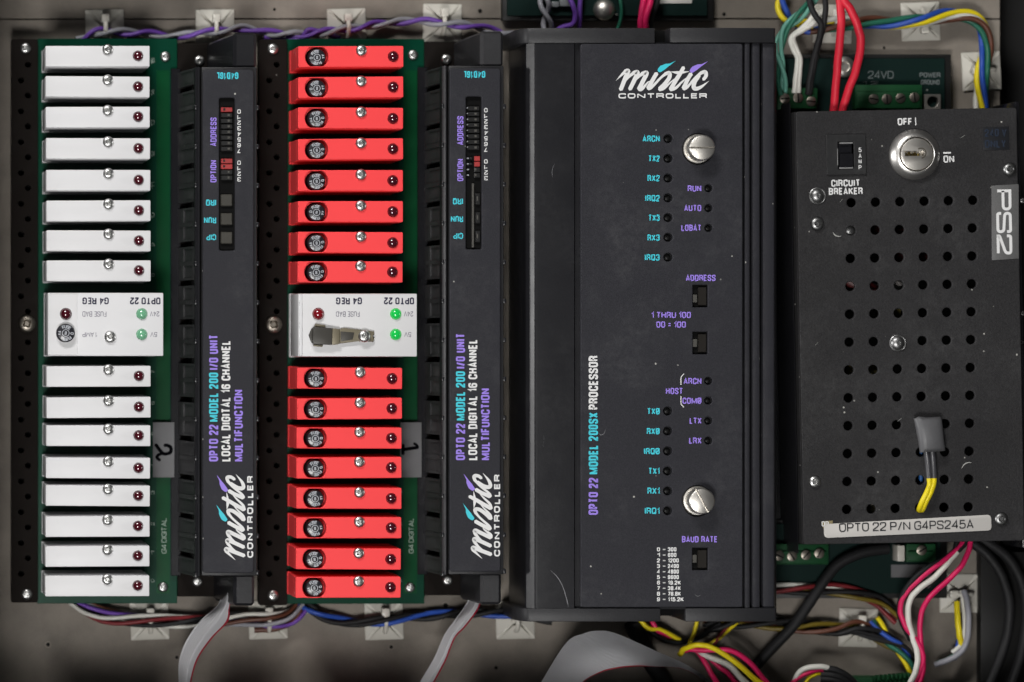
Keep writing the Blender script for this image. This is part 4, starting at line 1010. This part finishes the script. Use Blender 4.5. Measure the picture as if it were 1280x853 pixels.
# ------------------------------------------------------------------ wires
def wire(c, pts, r, label, group=None, k=8):
    rr = random.Random(label); P = spline([U(*p) for p in pts], k); n_ = len(P)
    f1, f2 = rr.uniform(.02, .05), rr.uniform(.02, .05)
    for i, p in enumerate(P): P[i] = p+Vector((math.sin(i*.9+f1*300), math.cos(i*.7+f2*300), 0))*min(r, 3.0)*.06*(1 if 0 < i < n_-1 else 0)
    bm = BM(); o0 = P[len(P)//2].copy(); tube(bm, [p-o0 for p in P], r, 8)
    return tag(obj('wire', bm, wmat(c), None, o0, 60), label, 'wire', group)
def twist(cols, pts, r, rad, pitch, labels, group, ph=0.0):
    P = spline([U(*p) for p in pts], 14); n = len(cols)
    cum = [0]
    for a_, b3 in zip(P, P[1:]): cum.append(cum[-1]+(b3-a_).length)
    for j, c in enumerate(cols):
        Q = []
        for i, p in enumerate(P):
            d = (P[min(i+1,len(P)-1)]-P[max(i-1,0)]).normalized(); s_ = d.cross(Vector((0,0,1)))
            if s_.length < .05: s_ = Vector((1,0,0))
            s_.normalize(); u_ = s_.cross(d)
            a_ = 2*math.pi*(cum[i]/pitch+j/n)+ph+.5*math.sin(cum[i]/57.+j)
            rr = rad*(1+.2*math.sin(cum[i]/41.+2*j))
            Q.append(p+s_*rr*math.cos(a_)+u_*rr*math.sin(a_))
        o0 = Q[len(Q)//2].copy(); bm = BM(); tube(bm, [q-o0 for q in Q], r, 8)
        tag(obj('wire', bm, wmat(c), None, o0, 60), labels[j], 'wire', group)
twist(['purple','grey'], [(96,52,12),(124,40,18),(170,41,12),(215,45,12),(269,39,20),(300,36,12),(345,42,12),(390,43,12),(433,36,20),(470,31,13),(520,26,13),(553,29,20),(600,35,13),(650,46,12)], 3.0, 3.3, 70,
      ['violet wire twisted along the top edge above both racks', 'grey wire twisted with the violet one along the top edge'], 'twisted pair along the top')
wire('purple', [(330,47,10),(372,50,10),(385,38,14),(400,40,12),(425,48,10)], 3.2, 'short violet loop above the right rack')
twist(['grey','grey'], [(678,-20,30),(681,8,30),(686,40,20),(688,60,10)], 3.2, 4.5, 60, ['grey wire hanging over the top board, left strand of its pair', 'grey wire hanging over the top board, right strand of its pair'], 'grey pair over the top board')
wire('purple', [(704,-20,30),(714,2,34),(719,18,30),(716,30,26),(700,36,18),(685,50,10)], 3.3, 'violet wire curling over the top board')
wire('purple', [(727,-20,26),(725,10,24),(724,45,12)], 3.0, 'straight violet wire left of the round standoff')
wire('crimson', [(807,-20,40),(803.5,8,42),(801,26,40),(801,46,30)], 4.0, 'crimson wire entering the top of the wide controller, left of two')
wire('crimson', [(816,-20,40),(812,6,44),(807,24,42),(808,46,30)], 4.2, 'crimson wire entering the top of the wide controller, right of two')
wire('black', [(824,-20,30),(820,6,32),(813,24,34),(812,46,25)], 4.0, 'black wire beside the crimson pair above the wide controller')
wire('green', [(770,-12,26),(776,4,26),(776,24,20),(768,45,12)], 2.2, 'thin green wire right of the round standoff')
twist(['blue','yellow'], [(980,-20,20),(976,6,22),(984,24,24),(1000,33,24),(1014,36,22)], 3.6, 4.0, 90, ['blue wire coming down at the top beside the controller corner', 'yellow wire coming down at the top beside the controller corner'], 'short pair at the top right')
twist(['teal','teal','green'], [(1022,-14,50),(1012,6,50),(996,22,50),(980,40,46),(974,62,46),(976,85,46),(979,118,38)], 2.8, 4.2, 95, ['pale green wire bending down to the left terminals'+s_ for s_ in (', outer strand', ', inner strand', ', dark strand')], 'green wires into the left terminals')
wire('white', [(1018,14,55),(1014,24,56),(1002,36,54),(989,48,52),(991,60,50),(997,74,50),(995,96,46),(993,116,40)], 3.4, 'white wire bending into the left terminals, left of two')
wire('white', [(1030,12,50),(1016,30,58),(1004,38,56),(992,46,54),(994,58,50),(1000,74,50),(999,96,46),(998,116,40)], 3.2, 'white wire bending into the left terminals, right of two')
wire('black', [(1008,-14,62),(1016,14,64),(1026,30,62),(1024,48,58),(1018,70,52),(1012,100,46),(1010,118,40)], 3.8, 'black wire bending into the left terminals, left of two')
wire('black', [(1030,-14,62),(1032,10,64),(1029,34,60),(1022,60,54),(1015,96,46),(1012,118,40)], 3.6, 'black wire bending into the left terminals, right of two')
wire('red', [(1046,-20,84),(1050,4,84),(1051.5,30,84),(1048,70,80),(1045,105,76),(1041,150,70)], 5.0, 'thick red wire running straight down behind the power supply')
wire('red', [(1045,-24,84),(1053,-2,86),(1064,14,86),(1073,36,84),(1076,56,82),(1070,88,80),(1060,115,76),(1050,150,70)], 5.2, 'thick red wire bowing right above the power supply')
bun = [(996,34,20),(1020,33,20),(1048,30,22),(1085,27,18),(1115,29,18),(1151,26,24),(1185,20,18),(1212,22,18),(1228,36,18),(1232,58,18),(1228,86,26),(1226,110,18),(1228,160,14)]
twist(['white','yellow','blue','green','brown'], bun, 3.5, 5.6, 190, [c+' wire in the coloured bundle at top right' for c in ('white','yellow','blue','green','brown')], 'coloured bundle at top right', 1.1)
# below the racks
low = [(92,748,10),(112,762,16),(140,772,18),(187,776,20),(240,778,16),(300,774,16),(335,776,20),(362,772,14),(380,758,10)]
twist(['white','purple','grey','brown','white','black','darkred'], low, 2.7, 7.2, 300, [s_+' wire in the bundle under the left rack' for s_ in ('upper white','violet','grey','brown','lower white','black','dark red')], 'bundle under the left rack')
twist(['blue','black','black'], [(375,752,10),(392,764,14),(415,775,14),(445,778,14),(480,776,20),(530,770,14),(580,766,14),(640,768,18),(690,775,12)], 3.2, 4.0, 120, ['blue wire twisted below the right rack', 'black wire twisted below the right rack, first strand', 'black wire twisted below the right rack, second strand'], 'twisted wires below the right rack')
wire('brown', [(318,788,10),(345,786,14),(368,776,14),(377,757,12)], 3.6, 'brown wire bending up under the right rack')
wire('black', [(790,778,20),(800,800,16),(812,825,12),(830,853,8),(838,877,8)], 11, 'thick black cable below the wide controller')
wire('yellow', [(796,770,26),(804,779.5,28),(811.6,786,28),(826,787.5,24),(850,800,16)], 3.0, 'yellow wire peeping out under the wide controller, left')
wire('crimson', [(812,770,24),(817,780,26),(823,789,24),(840,796,16)], 3.0, 'crimson wire peeping out under the wide controller')
wire('black', [(800,780,20),(830,800,20),(850,803,18),(872,798,16),(900,780,10)], 3.4, 'black wire slung under the wide controller')
wire('yellow', [(872,772,20),(868,790,20),(861,806,20)], 2.6, 'yellow wire dropping below the controller notch')
wire('yellow', [(921,778,14),(900,797,14),(876,812,12)], 2.6, 'yellow wire slanting under the controller')
wire('darkred', [(912,780,14),(896,800,14),(882,815,12)], 2.6, 'dark red wire slanting under the controller')
# fan-out bundle at the bottom
FB = 'fan of wires at the bottom'
wire('yellow', [(850,818,40),(856,811,56),(870.5,806.5,66),(884,807.5,68),(897,813,68),(921,829,66),(949,853,60),(990,877,50)], 3.6, 'yellow wire arching out at the bottom centre', FB)
wire('crimson', [(852,814,40),(863,812,58),(880,813,62),(898,812.4,66),(916,814,68),(938,829,64),(958,853,58),(985,877,50)], 3.5, 'crimson wire arching highest at the bottom centre', FB)
wire('white', [(872,812,50),(883,820,56),(910,831,58),(932,853,54),(960,877,46)], 3.9, 'white wire in the fan at the bottom centre', FB)
wire('crimson', [(872,814,48),(880,826,56),(889,842,58),(902,862,52),(915,877,46)], 3.3, 'crimson wire dropping steepest in the bottom fan', FB)
wire('crimson', [(884,819,46),(897,832,50),(910,842,50),(925,860,46),(940,877,46)], 3.2, 'crimson wire under the white one in the bottom fan', FB)
wire('white', [(990,862,46),(998,842,54),(1012,834.5,58),(1030,834,58),(1040,838,54)], 3.6, 'white wire arching at the bottom right', 'arch at the bottom right')
wire('crimson', [(985,860,46),(1000,846,54),(1020,838,56),(1035,838,54)], 3.2, 'crimson wire arching at the bottom right', 'arch at the bottom right')
wire('yellow', [(1002,866,46),(1010,849,52),(1020,843,54),(1032,841,50)], 2.8, 'yellow wire arching at the bottom right', 'arch at the bottom right')
for i, (dy_, nm) in enumerate(((0,'upper'),(7,'middle'),(13,'lower'))):
    wire('black', [(1026,836+dy_,54),(1045,838+dy_,58),(1062,848+dy_,56),(1085,872+dy_,46)], 4.2, f'black sleeved wire at the bottom right, {nm} of three', 'black sleeved wires at the bottom right')
# horizontal runs between controller and right-hand side
twist(['darkred','white','darkred','shadedyellow','black'], [(940,736,18),(975,736,20),(1010,737,22),(1040,737,22),(1072,742,24),(1100,752,18),(1122,775,16)], 2.9, 5.6, 260, ['maroon wire running left below the terminal board, upper', 'white wire running left below the terminal board', 'maroon wire running left below the terminal board, lower', 'yellow wire running left below the terminal board', 'black wire running left below the terminal board'], 'run below the terminal board')
twist(['black','black','brown','shadedyellow','black'], [(880,782,10),(940,776,12),(1000,782,14),(1045,787,16),(1073,785,20),(1105,800,16),(1128,815,18),(1142,845,14),(1150,880,10)], 2.9, 7.0, 170, ['black wire of the dark bundle at the bottom right, outer', 'black wire of the dark bundle at the bottom right, inner', 'brown wire of the dark bundle at the bottom right', 'yellow wire of the dark bundle at the bottom right', 'black wire of the dark bundle at the bottom right, under'], 'dark bundle at the bottom right')
twist(['blue','yellow','green'], [(1092,775,14),(1110,800,20),(1124,812,24),(1136,828,26),(1142,850,22),(1148,877,16)], 3.0, 4.8, 110, ['blue wire beside the red and white drop', 'yellow wire beside the red and white drop', 'green wire beside the red and white drop'], 'coloured drop at the bottom right')
wire('black', [(1110,686,30),(1075,692,32),(1045,708,30),(1022,738,28),(995,778,24),(958,818,18),(930,850,12)], 7.0, 'thick black cable slanting behind the lower right wires')
wire('black', [(1200,668,30),(1232,692,36),(1252,720,38),(1262,760,36),(1255,810,30),(1232,870,20)], 6.0, 'thick black cable curving down at the lower right, outer')
wire('black', [(1218,668,26),(1262,700,30),(1282,750,30),(1278,810,26),(1258,878,16)], 6.5, 'thick black cable curving down at the right edge')
PW = 'wires hanging from the power supply'
wire('crimson', [(1206,668,62),(1202,681,66),(1185,697,70),(1163,713,72),(1143,730,72),(1129,747,70),(1125.5,765,70),(1133,785,70),(1147,803,70),(1154,822,68),(1149,842,62),(1138,860,56),(1128,877,50)], 3.3, 'crimson wire under the power supply bowing furthest left', PW)
wire('black', [(1198,672,60),(1190,692,66),(1165,706,70),(1144,722,72),(1130,740,70),(1124,758,66),(1126,775,60),(1138,800,50)], 3.3, 'black wire under the power supply, left of the white one', PW)
wire('white', [(1196,690,68),(1186,702,70),(1170,720,72),(1147,738,74),(1137,752,74),(1135.5,775,72),(1142,800,70),(1147,818,68),(1145,838,64),(1136,858,58),(1126,877,52)], 3.7, 'white wire hanging between the crimson ones under the power supply', PW)
wire('black', [(1210,668,62),(1204,682,66),(1196,690,68),(1182,706,64),(1160,735,54)], 3.4, 'black wire tail above the white one under the power supply', PW)
wire('crimson', [(1214,668,60),(1211,688,64),(1200,710,68),(1180,730,70),(1162,747,72),(1152,766,72),(1150,790,70),(1152,812,68),(1154,836,64),(1148,858,58),(1138,877,52)], 3.4, 'crimson wire under the power supply, rightmost of the drop', PW)
wire('grey', [(1205,738,24),(1209,755,28),(1210.5,785,30),(1206,808,30),(1194,821,28),(1178,828,24),(1168,831,20)], 3.8, 'grey wire bending round at the lower right')
wire('white', [(1202,738,20),(1205,760,22),(1206,785,24),(1201,806,24),(1190,816,22)], 3.0, 'white wire inside the grey bend at the lower right')
wire('yellow', [(1196,752,24),(1197,772,28),(1199,792,28),(1202,806,24)], 3.8, 'yellow wire stub at the lower right')
wire('blue', [(1199,800,20),(1197,812,22),(1192,824,20)], 3.6, 'blue wire stub at the lower right')
wire('green', [(1200,815,20),(1186,824,24),(1172,829,22)], 3.2, 'green wire stub at the lower right')
o = Thing('connector_strip', 1110, 850, 0, 'green toothed connector strip at the bottom edge', 'connector')
bm = BM(); o.box(bm, 1070, 848, 1142, 878, 0, 40, 1); obj('strip_body', bm, M_term, o.root)
for i in range(9):
    bm = BM(); o.box(bm, 1092+5.4*i, 845.5-.5*i, 1095.5+5.4*i, 852-.5*i, 30, 44, .8); obj('tooth', bm, M_term, o.root)

# ------------------------------------------------------------------ ribbon cables
def ribbon(left, right, label, nc, ridge=1.0, arch=0.0, k=14, crease=None):
    """flat many-core cable lofted between two edge curves"""
    Lp, Rp = spline([U(*p) for p in left], k), spline([U(*p) for p in right], k)
    n = min(len(Lp), len(Rp)); o0 = Lp[n//2].copy()
    def sheet(t0, t1, m):
        bm = BM(); rows = []
        for i in range(n):
            row = []; ax = (Rp[i]-Lp[i])
            dr = (Lp[min(i+1,n-1)]-Lp[max(i-1,0)]); nr = ax.cross(dr)
            if nr.length < 1e-6: nr = Vector((0,0,1))
            nr.normalize()
            if nr.z < 0: nr = -nr
            for j in range(m+1):
                tt = t0+(t1-t0)*j/m
                p = Lp[i]+ax*tt+nr*(ridge*abs(math.sin(math.pi*nc*tt)))+Vector((0,0,arch*math.sin(math.pi*tt)))
                if crease: p += Vector((0,0,crease*max(0, 1-abs(tt-.55)/.45)))
                row.append(bm.verts.new(p-o0))
            rows.append(row)
        for a_, b3 in zip(rows, rows[1:]):
            for j in range(m): bm.faces.new((a_[j], a_[j+1], b3[j+1], b3[j]))
        g = bmesh.ops.solidify(bm, geom=bm.faces[:], thickness=1.0)
        return bm
    f = 1-1.0/nc
    r = obj('ribbon_cable', sheet(0, f, int((nc-1)*4)), M_rib, None, o0, 70)
    tag(r, label, 'ribbon cable', 'grey ribbon cables')
    e = obj('red_conductor', sheet(f+.002, 1.0, 4), M_ribr, r, (0,0,0), 70)
    return r
ribbon([(279,738,62),(273,757,64),(250,777,68),(232,803,66),(224,829,60),(225,858,50),(230,878,42)],
       [(290,738,92),(287,759,92),(285,777,94),(265.5,798,98),(247.5,824,94),(238.5,856,84),(237,878,74)], 'grey ribbon cable with red edge leaving the left control unit', 12, 1.7, 0, crease=16)
ribbon([(590,738,60),(583,756,62),(568,777,64),(556,795,64),(543,824,60),(524,856,52),(514,878,46)],
       [(603,738,84),(599.3,759,86),(583,782.5,88),(569,798,90),(557.5,826,86),(541,857,78),(530,878,70)], 'grey ribbon cable with red edge leaving the right control unit', 12, 1.7, 0, crease=10)
ribbon([(664,878,50),(676.5,853,62),(707.5,804,82),(730,792,90),(747,788.6,92),(768,791.5,90),(820,814,78),(854,829.4,64),(889,851,46),(922,876,30)],
       [(716,878,62),(729.5,853,74),(752.5,840.6,88),(768,836.5,92),(782,834.4,94),(799,833.3,92),(816,833.6,80),(852,836,66),(880,851,48),(908,876,32)], 'wide grey ribbon cable arching at the bottom under the controller', 30, 1.6, 0, 16)
